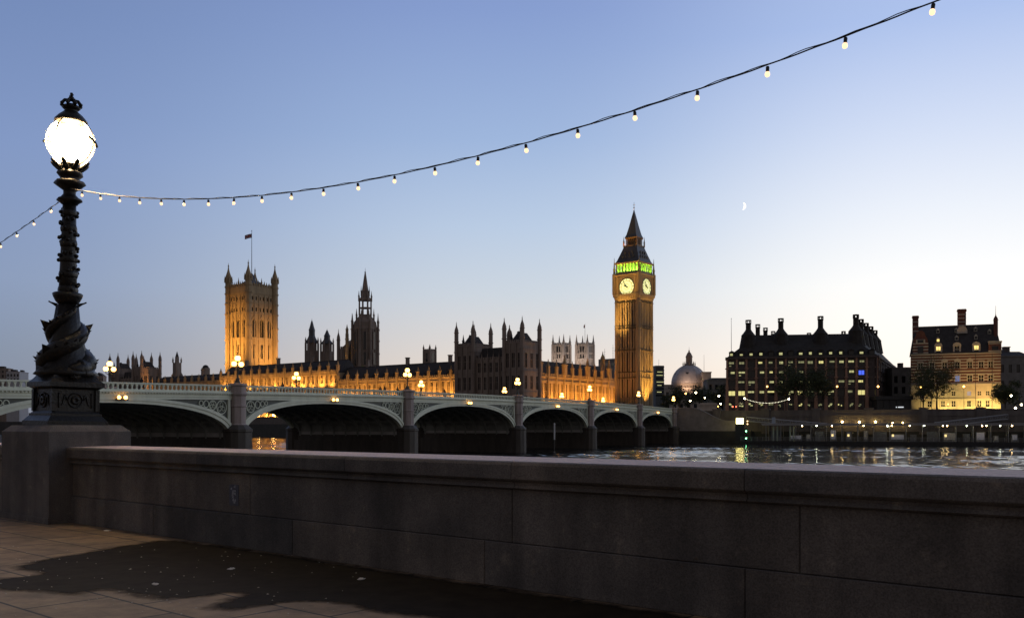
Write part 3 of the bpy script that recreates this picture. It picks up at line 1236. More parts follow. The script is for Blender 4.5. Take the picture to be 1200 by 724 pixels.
for j, s in enumerate(PIERS):
    g = MB()
    zt2 = ztop(s)
    for yc in (-.1, BWID + .1):
        # octagonal shaft
        r = 1.02
        g.mi = 0
        g.lathe([(r + .22, 1.75), (r + .05, 1.95), (r, 2.0), (r, 4.0), (r + .1, 4.05), (r + .1, 4.25), (r, 4.3), (r, zt2 - 1.35), (r + .16, zt2 - 1.2), (r + .2, zt2 - 1.0), (r + .08, zt2 - .95),
                 (r + .05, zt2 - .2), (r + .2, zt2 - .1), (r + .2, zt2 + .12), (r - .1, zt2 + .22)], 8, s, yc, PI / 8)
        # cutwater
        g.mi = 1
        g.lathe([(1.75, -5), (1.7, .9), (1.78, 1.0), (1.78, 1.3), (1.5, 1.55), (1.2, 1.85)], 12, s, yc, PI / 12)
    g.mi = 1
    g.box(s - HALF - .35, s + HALF + .35, 0, BWID, -5, -.6)
    g.box(s - HALF, s + HALF, .3, BWID - .3, -.6, .35)
    g.mi = 0
    g.mi = 2
    g.box(s - HALF + .2, s + HALF - .2, .45, BWID - .45, .35, zt2 - 1.8)
    g.build('pier', [GRANITE_P, GRANITE_W, mat('bounce_lit_pier_flank', (.55, .54, .53), .85, .15, .5)], br)  # flank colour lightened to stand in for bounced light under the arches

# triple lamps on the bridge
def bridge_lamp(label):
    t = thing('bridge_lamp', label, 'lamp', (0, 0, 0), BRZ, 'lamps on the bridge parapets')
    g = MB()
    g.sm = True
    g.lathe([(.42, 0), (.42, .12), (.3, .2), (.24, .5), (.26, .55), (.12, .66), (.09, 1.1), (.075, 1.9), (.14, 1.96), (.07, 2.04), (.06, 2.65), (.16, 2.72), (.2, 2.8)], 10)
    for q in (-1, 1):
        g.tube([(0, 0, 1.75), (q * .3, 0, 1.68), (q * .6, 0, 1.78), (q * .62, 0, 2.02), (q * .62, 0, 2.08)], [.05, .045, .045, .05, .13], 6)
    g.build('post', mat('green_black_iron', (.03, .04, .035), .5, .2, 3), t)
    for (x, z, r) in ((0, 3.08, .36), (-.62, 2.38, .32), (.62, 2.38, .32)):
        g = MB()
        g.sm = True
        g.ball((x, 0, z), r, 12, 10)
        gl = g.build('globe', LAMPGLOW, t)
        g = MB()
        g.lathe([(r * .5, z + r * .85), (r * .3, z + r * 1.1), (.02, z + r * 1.5)], 8, x, 0)
        g.build('cap', MATS['green_black_iron'], gl)
    return t


ords = ['', 'hidden', 'leftmost', 'second', 'third', 'fourth', 'fifth', 'sixth']
first = None
for side in (0, 1):
    for j, s in enumerate(PIERS):
        if (side == 0 and j < 2) or (side == 1 and j < 2):
            continue
        lab = ('%s triple lamp from the left on the near bridge parapet above a granite pier' if side == 0 else '%s triple lamp from the left on the far bridge parapet beyond the roadway') % ords[j]
        if first is None:
            first = o = bridge_lamp(lab)
        else:
            o = copy_tree(first)
            o['label'] = lab
        y = -.1 if side == 0 else BWID + .1
        p = Vector((BX + math.cos(BRZ) * s - math.sin(BRZ) * y, BY + math.sin(BRZ) * s + math.cos(BRZ) * y, ztop(s) + .2))
        o.location = p


# people on the bridge
def person_mesh(col, step):
    me = bpy.data.meshes.new('person')
    vs = [(0, 0, .95), (0, .0, 1.2), (0, .01, 1.42), (0, .015, 1.52), (0, .03, 1.66), (0, .03, 1.76),
          (.1, 0, .9), (.11, step * .5, .5), (.11, -step * .1 + step * .5, .08), (.11, step * .5 + .14, .04),
          (-.1, 0, .9), (-.11, -step * .5, .5), (-.11, -step * .75, .1), (-.11, -step * .75 + .15, .04),
          (.2, 0, 1.4), (.25, -step * .2, 1.14), (.25, step * .05, .88), (.25, step * .1, .78),
          (-.2, 0, 1.4), (-.25, step * .2, 1.14), (-.25, step * .4, .9), (-.25, step * .44, .8)]
    es = [(0, 1), (1, 2), (2, 3), (3, 4), (4, 5), (0, 6), (6, 7), (7, 8), (8, 9), (0, 10), (10, 11), (11, 12), (12, 13), (2, 14), (14, 15), (15, 16), (16, 17), (2, 18), (18, 19), (19, 20), (20, 21)]
    rad = [.15, .15, .15, .065, .1, .07, .1, .075, .05, .04, .1, .075, .05, .04, .075, .055, .04, .035, .075, .055, .04, .035]
    me.from_pydata(vs, es, [])
    o = bpy.data.objects.new('person', me)
    COL.objects.link(o)
    sk = o.modifiers.new('skin', 'SKIN')
    for d, r in zip(me.skin_vertices[0].data, rad):
        d.radius = (r, r)
    me.skin_vertices[0].data[0].use_root = True
    sb = o.modifiers.new('sub', 'SUBSURF')
    sb.levels = sb.render_levels = 1
    me.materials.append(mat('dark_coat', (.025, .025, .03), .9, 0))
    return o


pp = None
for k, (px, way, txt) in enumerate([(166, 1, 'leftmost walker right of the big lamp'), (331, -1, 'between the floodlit square tower and the spire'), (446, 1, 'below the tall spire, first of a loose group'), (451, 1, 'below the tall spire, second of a loose group'),
                                    (466, -1, 'walking just left of the second near bridge lamp'), (521, -1, 'left of the dark turreted pavilion'), (640, 1, 'in front of the floodlit palace wing'), (726, -1, 'left one of a pair below the clock tower'),
                                    (731, -1, 'right one of a pair below the clock tower')]):
    kk = (px - 600) / F
    yb = 2.2
    # s from pixel at lateral yb
    cx, sx = math.cos(BRZ), math.sin(BRZ)
    s = (kk * (BY + cx * yb) - BX + sx * yb) / (cx - kk * sx)
    if pp is None:
        o = pp = person_mesh(None, .45)
    else:
        o = pp.copy()
        COL.objects.link(o)
    o.location = (BX + cx * s - sx * yb, BY + sx * s + cx * yb, ztop(s) - 1.05)
    o.rotation_euler = (0, 0, BRZ - PI / 2 if way > 0 else BRZ + PI / 2)
    tag(o, 'person in dark clothes on the bridge, ' + txt, 'person', 'people walking over the bridge')

# white marker post standing in the river
p = wp(649.5, 520, 205)
mk = thing('river_post', 'slim white marker post standing in the river before the third bridge arch', 'post', (p.x, p.y, WZ))
g = MB()
g.lathe([(.14, -2), (.14, 2.2), (.1, 2.2)], 10)
g.build('pile', GRANITE_W, mk)
g = MB()
g.lathe([(.19, 2.2), (.19, 5.6), (.22, 5.62), (.22, 5.75), (.05, 5.9)], 10)
g.build('sleeve', WHITE, mk)

# ------------------------------------------------------------------ palace
FLOOD = (1, .46, .09)
FLOOD2 = (1, .56, .13)


def pavilion(root):
    zt = 36.5
    for (xa, xb) in ((-36.2, -26.7), (-9.5, 0)):
        g = MB()
        rows = [(9, 14.5), (17.5, 23), (26.5, 32.5)]
        pn = facade(g, xa, xb, LZ - .5, zt, 0, 3, rows, 1.5, .6, mull=True)
        put_panes(pn, Matrix.Identity(4), .42, GLASS, root)
        # sides
        for rot, ox, oy in ((PI / 2, xb, .6), (-PI / 2, xa, 12.5)):
            gx = XF(ox, oy, 0, rot)
            g.xf = gx
            pn2 = facade(g, 0, 11.9, LZ - .5, zt, 0, 3, rows, 1.6, .6, mull=True)
            if rot > 0:
                put_panes(pn2, gx, .42, GLASS, root)
            for z in (7.5, 16, 24.8, 34):
                g.box(0, 11.9, -.16, -.001, z, z + .35)
            g.battl(0, 11.9, .0, .5, zt + .6, 1.1, .9)
            g.box(0, 11.9, -.15, .6, zt, zt + .6)
        g.xf = Matrix.Identity(4)
        for z in (7.5, 16, 24.8, 34):
            g.box(xa, xb, -.16, -.001, z, z + .35)
        for q in range(4):
            x = xa + (xb - xa) * q / 3
            g.box(x - .3, x + .3, -.35, -.162, LZ - .5, zt)
        g.box(xa + .6, xb - .6, .6, 12, LZ - .5, zt - .4)
        g.box(xa, xb, -.2, .55, zt + .002, zt + .6)
        g.battl(xa, xb, -.15, .4, zt + .6, 1.1, .9)
        g.build('tower_wall', STONE_D, root)
        for (x, y) in ((xa, .0), (xb, .0), (xa, 12.2), (xb, 12.2)):
            g = MB()
            g.turret(x, y, LZ - .5, 42.6, 47.8, .95)
            for z in (16, 24.8, 34, 38.5):
                g.frus(x, y, z, z + .4, 1.1, 1.1, 8)
            g.build('turret', STONE_D, root)
        g = MB()
        cx_, cy_ = (xa + xb) / 2, 6.3
        hx = (xb - xa) / 2 - 1
        pl = [(cx_ - hx, 1.4), (cx_ + hx, 1.4), (cx_ + hx, 11), (cx_ - hx, 11)]
        tp = [(cx_ - hx * .35, 4.4), (cx_ + hx * .35, 4.4), (cx_ + hx * .35, 8), (cx_ - hx * .35, 8)]
        g.prism(pl, zt - .5, zt + 4.8, tp)
        g.box(cx_ - hx * .35, cx_ + hx * .35, 4.4, 4.5, zt + 4.8, zt + 5.4)
        for q in (-1, 1):
            g.pinnacle(cx_ + q * hx * .5, 1.3, zt, 5.5, .8)
        g.build('roof', SLATE, root)
    g = MB()
    pn = facade(g, -26.1, -10.1, LZ - .5, 30.5, 1.6, 5, [(9, 14.5), (17.5, 23), (25, 29)], 1.5, .5, mull=True)
    put_panes(pn, Matrix.Identity(4), 1.95, GLASS, root)
    g.box(-26.1, -10.1, 2.1, 11, LZ - .5, 30)
    for z in (7.5, 16, 24):
        g.box(-26.1, -10.1, 1.45, 1.598, z, z + .35)
    g.battl(-26.1, -10.1, 1.5, 2, 30.5, 1.2, 1)
    for q in range(6):
        x = -26.1 + 3.2 * q
        g.pinnacle(x, 1.3, LZ - .5, 30, .7, shaft=.82)
    g.build('centre_wall', STONE_D, root)
    g = MB()
    g.extr([(-26.1, 30), (-10.1, 30), (-12, 35.5), (-24, 35.5)], 3, 10)
    g.build('roof', SLATE, root)
    g = MB()
    g.turret(-14.5, 10, 30, 41, 46, 1.2)
    g.build('cupola', STONE_D, root)


pv = thing('palace_pavilion', 'dark twin-towered gothic pavilion with spiky turrets left of the clock tower', 'building', (POX, POY, 0), PRZ, 'matching gothic river front pavilions')
pavilion(pv)
pv2 = copy_tree(pv)
q = pw(-287.5, 0)
pv2.location = (q.x, q.y, 0)
pv2['label'] = 'distant turreted gothic pavilion behind the bridge between the big lamp and the square tower'
lamp('SPOT', 'flood', (17, 4, 7), 52000, (1, .42, .1), pv2, (0, 6.5, 21), size=.4, cone=75, blend=.8)


def floods_area(name, parent, x, y, z, length, power, col, ty, tz, depth=.4, spread=120):
    # a trough of floodlights lying along x, aimed at (ty,tz) in its thing's frame
    n = max(3, int(length / 6.8))
    for i in range(n):
        xx = x - length / 2 + (i + .5) * length / n
        k = 1 + .35 * math.sin(i * 2.3 + length)
        lamp('AREA', name, (xx, y, z), power / n * k, col, parent, (xx, ty, tz), size=1.6, sy=depth, spread=spread)


def trough(root, x, y, z, length):
    g = MB()
    g.box(x - length / 2, x + length / 2, y - .35, y + .1, z - .5, z - .12)
    return g.build('flood_trough', DARKSTEEL, root)


def palace_range(name, label, x0, x1, yb, zE, zR, bays, depth, rows, stone, pinn=5., roofdorm=True):
    root = thing(name, label, 'building', (POX, POY, 0), PRZ)
    g = MB()
    pn = facade(g, x0, x1, LZ - .5, zE, yb, bays * 2, rows, 1.55, .6, mull=True)
    put_panes(pn[:100], Matrix.Identity(4), yb + .42, GLASS, root)
    g.box(x0, x1, yb + .6, yb + depth, LZ - .5, zE - .2)
    for a, b in rows:
        g.box(x0, x1, yb - .2, yb - .002, a - 1.0, a - .55)
        g.box(x0, x1, yb - .14, yb - .002, b + .35, b + .6)
    g.box(x0, x1, yb - .3, yb + .6, zE + .002, zE + .5)
    g.battl(x0, x1, yb - .25, yb + .2, zE + .5, 1.3, .8)
    g.build('wall', stone, root)
    bw = (x1 - x0) / bays
    for i in range(bays + 1):
        g = MB()
        x = x0 + i * bw
        g.box(x - .55, x + .55, yb - .75, yb - .003, LZ - .5, zE * .55)
        g.box(x - .45, x + .45, yb - .6, yb - .004, zE * .55, zE + .6)
        g.pinnacle(x, yb - .15, zE + .6, pinn, 1.15, shaft=.5)
        g.build('buttress', stone, root)
    g = MB()
    pl = [(x0, yb + .7), (x1, yb + .7), (x1, yb + depth), (x0, yb + depth)]
    ym = yb + depth / 2
    g.add([(x0, yb + .7, zE), (x1, yb + .7, zE), (x1, yb + depth, zE), (x0, yb + depth, zE), (x0, ym - 1, zR), (x1, ym - 1, zR), (x1, ym + 1, zR), (x0, ym + 1, zR)],
          [(3, 2, 1, 0), (4, 5, 6, 7), (0, 1, 5, 4), (1, 2, 6, 5), (2, 3, 7, 6), (3, 0, 4, 7)])
    g.box(x0, x1, ym - .1, ym + .1, zR, zR + .5)
    g.build('roof', SLATE, root)
    if roofdorm:
        for i in range(bays):
            g = MB()
            x = x0 + (i + .5) * bw
            g.box(x - .6, x + .6, yb + 1, yb + 3.4, zE, zE + 2.2)
            g.extr([(x - .8, zE + 2.2), (x + .8, zE + 2.2), (x, zE + 3.6)], yb + .9, yb + 3.6)
            g.build('dormer', SLATE, root)
        for i in range(2, bays, 4):
            g = MB()
            x = x0 + i * bw
            g.box(x - .7, x + .7, ym - .7, ym + .7, zR - 1, zR + 3.2)
            g.box(x - .9, x + .9, ym - .9, ym + .9, zR + 3.2, zR + 3.6)
            g.build('chimney', STONE_D, root)
    return root


xa, xb_ = -118.0, -36.9
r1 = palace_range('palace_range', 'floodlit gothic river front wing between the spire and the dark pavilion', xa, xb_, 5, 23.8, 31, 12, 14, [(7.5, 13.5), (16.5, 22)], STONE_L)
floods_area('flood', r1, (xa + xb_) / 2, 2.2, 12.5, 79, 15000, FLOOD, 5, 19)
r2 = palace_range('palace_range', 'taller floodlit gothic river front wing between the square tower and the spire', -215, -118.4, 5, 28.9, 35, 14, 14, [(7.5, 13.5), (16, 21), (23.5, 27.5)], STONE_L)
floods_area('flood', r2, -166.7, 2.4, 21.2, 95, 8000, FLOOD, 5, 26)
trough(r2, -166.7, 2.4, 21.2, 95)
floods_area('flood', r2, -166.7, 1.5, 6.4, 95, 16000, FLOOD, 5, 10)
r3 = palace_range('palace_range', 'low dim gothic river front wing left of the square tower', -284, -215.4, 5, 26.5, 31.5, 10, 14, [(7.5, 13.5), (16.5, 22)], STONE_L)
floods_area('flood', r3, -250, 2.2, 12, 66, 2600, FLOOD, 5, 20)
# light on the right flank of the far pavilion
g = MB()
# north front (towards the clock tower)
nf = thing('palace_wing', 'brightly floodlit gothic wing between the dark pavilion and the clock tower', 'building', (POX, POY, 0), PRZ)
NXF = XF(-.5, 12.8, 0, PI / 2)
g = MB(NXF)
LN = 62.0
pn = facade(g, 0, LN, LZ - .5, 23.0, 0, 20, [(7.2, 10.6), (12.5, 20.5)], 1.7, .6, mull=True)
put_panes(pn, NXF, .42, GLASS, nf)
g.box(0, LN, .6, 13, LZ - .5, 22.7)
g.box(0, LN, -.3, .6, 23.002, 23.6)
g.box(0, LN, -.2, -.002, 11.2, 11.7)
g.box(0, LN, -.2, -.002, 21.3, 21.7)
g.battl(0, LN, -.25, .2, 23.6, 1.2, 1.1)
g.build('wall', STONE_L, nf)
for i in range(11):
    g = MB(NXF)
    x = i * LN / 10
    g.box(x - .5, x + .5, -.8, -.003, LZ - .5, 14)
    g.box(x - .4, x + .4, -.6, -.004, 14, 24)
    g.pinnacle(x, -.2, 24, 7 if i % 3 else 9.5, 1.2 if i % 3 else 1.8, shaft=.5)
    g.build('buttress', STONE_L, nf)
g = MB(NXF)
g.prism([(0, .7), (LN, .7), (LN, 13), (0, 13)], 23, 30.5, [(2, 6), (LN, 6), (LN, 7.6), (2, 7.6)])
g.build('roof', SLATE, nf)
for x, h in ((6, 35.5), (54, 37.5)):
    g = MB(NXF)
    g.turret(x, 2.2 if x > 20 else 6.5, 23, h - 4.5, h, 1.15 if x > 20 else .6)
    g.build('turret', STONE_L, nf)
q = NXF @ Vector((31, -4.2, 6.6))
t_ = NXF @ Vector((31, 0, 15))
o = lamp('AREA', 'flood', q, 21000, (1, .42, .07), nf, None, size=58, sy=.6, spread=130)
dirv = (t_ - q).normalized()
zax = -dirv
xax = (NXF.to_3x3() @ Vector((1, 0, 0))).normalized()
yax = zax.cross(xax)
o.rotation_euler = Matrix((xax, yax, zax)).transposed().to_euler()


# ---- clock tower
CT = wp(743, 470, 430)
ct = thing('clock_tower', 'tall golden floodlit clock tower with green-lit belfry and pointed roof', 'tower', (CT.x, CT.y, 0), PRZ)
sc = 430 / F
zc = lambda y: zat(y, 430)
hs = 6.1
g = MB()
for k in range(4):
    g.xf = XF(rz=k * PI / 2)
    bands = [(zc(443.5), .35), (zc(437), .35), (zc(411.5), .35), (zc(386.5), .35), (zc(383.5), .3), (zc(356), .4)]
    # recessed panels with ribs and narrow slit windows
    g.box(-hs + .4, hs - .4, -hs + .85, -hs + 1.2, LZ - .5, zc(352))
    for i in range(8):
        x = -hs + 1.5 + i * (2 * hs - 3.0) / 7
        w = .36 if i % 2 else .27
        g.box(x - w, x + w, -hs + (.0 if i % 2 else .2), -hs + .849, LZ - .5, zc(352))
        if i < 7:      # small pointed panels between the ribs
            xm_ = x + (2 * hs - 3.0) / 14
            zq = LZ + 3
            while zq < zc(356):
                g.box(xm_ - .42, xm_ + .42, -hs + .5, -hs + .848, zq, zq + .55)
                zq += 3.4
    for z, h in bands:
        g.mi = 1
        g.box(-hs + .9, hs - .9, -hs - .12, -hs + .846, z, z + h)
        g.mi = 0
    g.frus(-hs + .45, -hs + .45, LZ - .5, zc(352), .95, .9, 8)
    for z, h in bands:
        g.frus(-hs + .45, -hs + .45, z, z + h, 1.08, 1.08, 8)
g.xf = Matrix.Identity(4)
g.box(-hs + 1.1, hs - 1.1, -hs + 1.1, hs - 1.1, LZ - .5, zc(352))
g.build('shaft', [STONE_L, mat('dark_band_stone', (.05, .04, .03), .9, .2)], ct)  # bands coloured much darker than the shaft
slot = 0
for k in range(2):
    xf = XF(rz=k * PI / 2)
    for z0_, z1_ in ((zc(466), zc(445)), (zc(436), zc(414)), (zc(408), zc(389)), (zc(383), zc(365))):
        for i in (1, 3, 5):
            x = -hs + 1.5 + (i + .5) * (2 * hs - 3.0) / 7
            g = MB(xf)
            g.box(x - .34, x + .34, -hs + .46, -hs + .847, z0_, z1_)
            g.build('window', GLASS, ct)
# clock stage
g = MB()
h1 = 6.75
g.frus(0, 0, zc(353), zc(349), hs + .2, h1)
g.frus(0, 0, zc(349), zc(346), h1 + .25, h1 + .25)
g.frus(0, 0, zc(346), zc(325), h1 - .25, h1 - .25)
for k in range(4):
    g.xf = XF(rz=k * PI / 2)
    g.frus(-h1 + .2, -h1 + .2, zc(346), zc(322), .85, .85, 8)
    g.pinnacle(-h1 + .2, -h1 + .2, zc(322), 7.5, .9, 8, shaft=.25)
    # dial frame
    for s in (-1, 1):
        g.box(s * 4.55 - .35, s * 4.55 + .35, -h1 - .05, -h1 + .248, zc(346), zc(326))
    g.box(-4.9, 4.9, -h1 - .07, -h1 + .246, zc(327), zc(325.5))
    for i in range(9):
        x = -5.2 + i * 1.3
        g.box(x - .18, x + .18, -h1 - .35, -h1 - .252, zc(352), zc(348))
g.xf = Matrix.Identity(4)
g.frus(0, 0, zc(325), zc(323.5), h1 + .35, h1 + .5)
g.frus(0, 0, zc(323.5), zc(322), h1 + .5, h1 + .1)
g.build('clock_stage', STONE_L, ct)
DIAL = mat('opal_glass_dial', (.8, .78, .6), .5, 0, emit=(.90, .96, .38), es=.85)
DIALD = mat('dial_ironwork', (.03, .03, .03), .5, 0)
for k in range(4):
    xf = XF(rz=k * PI / 2) @ Matrix.Translation((0, -h1 + .24, zc(338)))
    g = MB(xf)
    n = 40
    rr = 3.75
    g.add([(rr * math.cos(2 * PI * i / n), -.06, rr * math.sin(2 * PI * i / n)) for i in range(n)] + [(rr * math.cos(2 * PI * i / n), .1, rr * math.sin(2 * PI * i / n)) for i in range(n)],
          [tuple(range(n))] + [(i, n + i, n + (i + 1) % n, (i + 1) % n) for i in range(n)])
    dl = g.build('clock_face', DIAL, ct)
    g = MB(xf)
    for rad, th in ((3.85, .17), (2.75, .07), (1.3, .06)):
        g.tube([(rad * math.cos(2 * PI * i / n), -.1, rad * math.sin(2 * PI * i / n)) for i in range(n + 1)], th, 5)
    for i in range(12):
        a = 2 * PI * i / 12
        ca, sa = math.cos(a), math.sin(a)
        g.tube([(2.85 * ca, -.1, 2.85 * sa), (3.6 * ca, -.1, 3.6 * sa)], .13, 4)
    g.build('numeral_ring', DIALD, dl)
    g = MB(xf)
    for ang, L, w in ((R(90 + 36), 3.3, .16), (R(90 + 63), 2.0, .26)):
        ca, sa = math.cos(ang), math.sin(ang)
        g.tube([(-.7 * ca, -.22, -.7 * sa), (0, -.22, 0), (L * .7 * ca, -.22, L * .7 * sa), (L * ca, -.22, L * sa)], [w * .8, w * 1.2, w, .03], 5)
    g.build('clock_hand', DIALD, dl)
# belfry
g = MB()
zb0, zb1 = zc(322), zc(311)
g.frus(0, 0, zb0, zb1, 4.0, 4.0)
g.build('belfry_core', mat('belfry_pale_stone', (.5, .5, .42), .8, .1), ct)
g = MB()
for k in range(4):
    g.xf = XF(rz=k * PI / 2)
    for i in range(8):
        x = -5.6 + i * 1.6
        g.box(x - .26, x + .26, -6.1, -5.6, zb0, zb1)
    g.box(-6.1, 6.1, -6.15, -5.6, zb0, zb0 + .8)
g.xf = Matrix.Identity(4)
g.frus(0, 0, zb1, zb1 + .7, 6.3, 6.5)
g.build('belfry_arcade', STONE_L, ct)
for k in range(4):
    a = k * PI / 2
    lamp('AREA', 'belfry_light', tuple(XF(rz=a) @ Vector((0, -4.9, zb0 + .25))), 1500, (.35, 1, .06), ct, tuple(XF(rz=a) @ Vector((0, -4.6, zb1))), size=10.5, sy=.5)
g = MB()
za, zb = zb1 + .7, zc(290)
prof = [(6.3, za), (5.7, za + 1.0), (4.6, za + 4), (3.7, za + 6.6), (3.45, zb)]
for (r0, a), (r1, b) in zip(prof[:-1], prof[1:]):
    g.frus(0, 0, a, b, r0, r1)
for k in range(4):
    g.xf = XF(rz=k * PI / 2)
    for row, (zz, rr, n) in enumerate(((za + 1.6, 5.3, 4), (za + 3.6, 4.6, 3))):
        for i in range(n):
            x = (i - (n - 1) / 2) * 1.9
            g.box(x - .3, x + .3, -rr - .25, -rr + .5, zz, zz + .9)
            g.extr([(x - .42, zz + .9), (x + .42, zz + .9), (x, zz + 1.6)], -rr - .3, -rr + .8)
g.xf = Matrix.Identity(4)
g.build('lower_roof', IRONROOF, ct)
g = MB()
zl0, zl1 = zb, zc(279)
g.frus(0, 0, zl0, zl0 + .6, 3.55, 3.55)
g.frus(0, 0, zl0 + .6, zl1 - .6, 2.0, 2.0)
for k in range(4):
    g.xf = XF(rz=k * PI / 2)
    for i in range(6):
        x = -2.6 + i * 1.04
        g.box(x - .16, x + .16, -2.75, -2.4, zl0 + .6, zl1 - .6)
    g.pinnacle(-3.4, -3.4, zl0, 5, .5)
g.xf = Matrix.Identity(4)
g.frus(0, 0, zl1 - .6, zl1, 2.9, 3.1)
g.build('lantern', [mat('gilded_iron', (.22, .13, .06), .5, .3, 1)], ct)
lamp('POINT', 'lantern_light', (-3.2, -3.6, zl0 + 1.2), 160, (1, .4, .12), ct, size=.2)
g = MB()
zs1 = zc(248)
prof = [(3.1, zl1), (2.5, zl1 + 1.5), (1.7, zl1 + 5), (.9, zl1 + 9), (.25, zs1), (.12, zs1 + .8)]
for (r0, a), (r1, b) in zip(prof[:-1], prof[1:]):
    g.frus(0, 0, a, b, r0, r1)
g.build('spire', IRONROOF, ct)
g = MB()
g.sm = True
g.lathe([(.1, zs1 + .6), (.1, zs1 + 1.5), (.42, zs1 + 1.8), (.1, zs1 + 2.1), (.07, zc(237))], 8)
g.bar((-.6, 0, zs1 + 3), (.6, 0, zs1 + 3), .08)
g.build('finial', GOLD, ct)
lamp('SPOT', 'flood', (0, -30, 8), 300000, FLOOD2, ct, (-2.6, -6, zc(375)), size=.4, cone=12, blend=.8)
lamp('SPOT', 'flood', (-2, -36, 9), 230000, FLOOD2, ct, (0, -7, zc(331)), size=.5, cone=14, blend=.6)
lamp('SPOT', 'flood', (-2, -22, 8), 8500, (1, .42, .09), ct, (-1, -6, zc(425)), size=.5, cone=70, blend=.9)
lamp('SPOT', 'flood', (13.0, 0, 6.2), 90000, (1, .55, .1), ct, (6.0, 0, 24), size=.4, cone=48, blend=.9)
lamp('SPOT', 'flood', (34, 4, 8), 90000, FLOOD2, ct, (7, 0, zc(338)), size=.4, cone=17, blend=.8)
lamp('SPOT', 'flood', (22, -2, 8), 13000, (1, .45, .09), ct, (7, 0, zc(400)), size=.4, cone=50, blend=.9)

# ---- Victoria-style square tower
VT = wp(295, 440, 564)
vt = thing('square_tower', 'massive golden square tower with four corner turrets and a flag', 'tower', (VT.x, VT.y, 0), PRZ)
zv = lambda y: zat(y, 564)
hv = 9.6
zp = zv(338)
g = MB()
for k in range(4):
    g.xf = XF(rz=k * PI / 2)
    rows = [(zv(448), zv(432)), (zv(421), zv(405)), (zv(396.5), zv(376)), (zv(367), zv(362.5)), (zv(354), zv(350))]
    pn = []
    # lower stages two windows each, upper great window in three lights
    pn += facade(g, -hv + 1.6, hv - 1.6, LZ - .5, zv(399), -hv, 3, rows[:2], 1.5, .9, mull=True)
    pn += facade(g, -hv + 1.6, hv - 1.6, zv(399), zv(371), -hv, 3, [rows[2]], 2.6, 1.2)
    pn += facade(g, -hv + 1.6, hv - 1.6, zv(371), zv(346), -hv, 6, rows[3:], 1.1, .8)
    if k in (0, 1):
        for p4, yy in ((pn[:6], -hv + .7), (pn[6:9], -hv + .95), (pn[9:], -hv + .6)):
            put_panes(p4, g.xf, yy, GLASS, vt)
    for (a, b, c_, d) in pn[6:9]:      # pointed heads and mullions of the great windows
        cxm = (a + b) / 2
        g.box(cxm - .14, cxm + .14, -hv + .4, -hv + .9, c_, d)
        g.extr([(a, d), (a, d - 1.9), (a + .35, d - .9), (cxm, d)], -hv + .1, -hv + .8)
        g.extr([(b, d), (cxm, d), (b - .35, d - .9), (b, d - 1.9)], -hv + .1, -hv + .8)
        g.extr([(a - .4, d), (b + .4, d), (cxm, d + 2.6)], -hv - .3, -hv - .002)
    for y, h in ((450, 1.0), (428, .9), (400, 1.6), (370.5, .8), (358, .7), (346.5, 1.2)):
        g.box(-hv + 1.4, hv - 1.4, -hv - .25, -hv - .003, zv(y), zv(y) + h)
    for x in (-5.3, -2.0, 2.0, 5.3):
        g.box(x - .3, x + .3, -hv - .4, -hv - .252, LZ, zv(348))
    g.box(-hv + 1.4, hv - 1.4, -hv - .1, -hv + .7, zv(346), zp)
    for i in range(9):
        x = -hv + 2.3 + i * (2 * hv - 4.6) / 8
        g.pinnacle(x, -hv + .2, zp, 3.2 if i != 4 else 5.5, .7)
    g.battl(-hv + 1.6, hv - 1.6, -hv + .0, -hv + .5, zp, 1.1, 1.3)
g.xf = Matrix.Identity(4)
g.box(-hv + 1.3, hv - 1.3, -hv + 1.3, hv - 1.3, LZ - .5, zp - .5)
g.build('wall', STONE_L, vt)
for k in range(4):
    a = k * PI / 2
    g = MB(XF(rz=a))
    g.turret(-hv, -hv, LZ - .5, zv(332), zv(308.5), 1.9)
    for y in (450, 428, 400, 386, 370, 358, 346, 338):
        g.frus(-hv, -hv, zv(y), zv(y) + .8, 2.1, 2.1, 8)
    for i in range(8):
        b = PI / 8 + i * PI / 4
        g.pinnacle(-hv + 2.15 * math.cos(b), -hv + 2.15 * math.sin(b), zv(332), 4.2, .5)
    g.build('turret', STONE_L, vt)
g = MB()
g.frus(0, 0, zp - .4, zp + 4, 7.6, 3.2)
g.frus(0, 0, zp + 4, zp + 6.5, 2.6, 2.0, 8)
g.frus(0, 0, zp + 6.5, zp + 9, 2.2, .4, 8)
g.build('roof', IRONROOF, vt)
g = MB()
g.lathe([(.22, zp + 5), (.12, zv(271)), (.25, zv(270.5)), (.03, zv(269.5))], 8)
fp = g.build('flagpole', DARKSTEEL, vt)


# flag: built as strips so that the crosses are real areas of cloth
def flag_mesh():
    g = MB(Matrix.Rotation(-PRZ + R(172), 4, 'Z'))
    nx, nz = 30, 16
    Lf, Hf = 4.3, 2.5
    top = zv(274)
    for i in range(nx):
        for j in range(nz):
            u, v = (i + .5) / nx, (j + .5) / nz
            du, dv = abs(u - .5) * 2, abs(v - .5) * 2
            m = 0
            if abs(du - dv) < .18:
                m = 1
            if abs(du - dv) < .06:
                m = 2
            if abs(u - .5) < .085 or abs(v - .5) < .16:
                m = 1
            if abs(u - .5) < .05 or abs(v - .5) < .1:
                m = 2
            g.mi = m
            P = []
            for (a, b) in ((i, j), (i + 1, j), (i + 1, j + 1), (i, j + 1)):
                uu, vv = a / nx, b / nz
                P.append((uu * Lf, .22 * math.sin(uu * 7 + vv) * uu, top - Hf + vv * Hf - .9 * uu * uu))
            g.add(P, [(0, 1, 2, 3)])
    return g


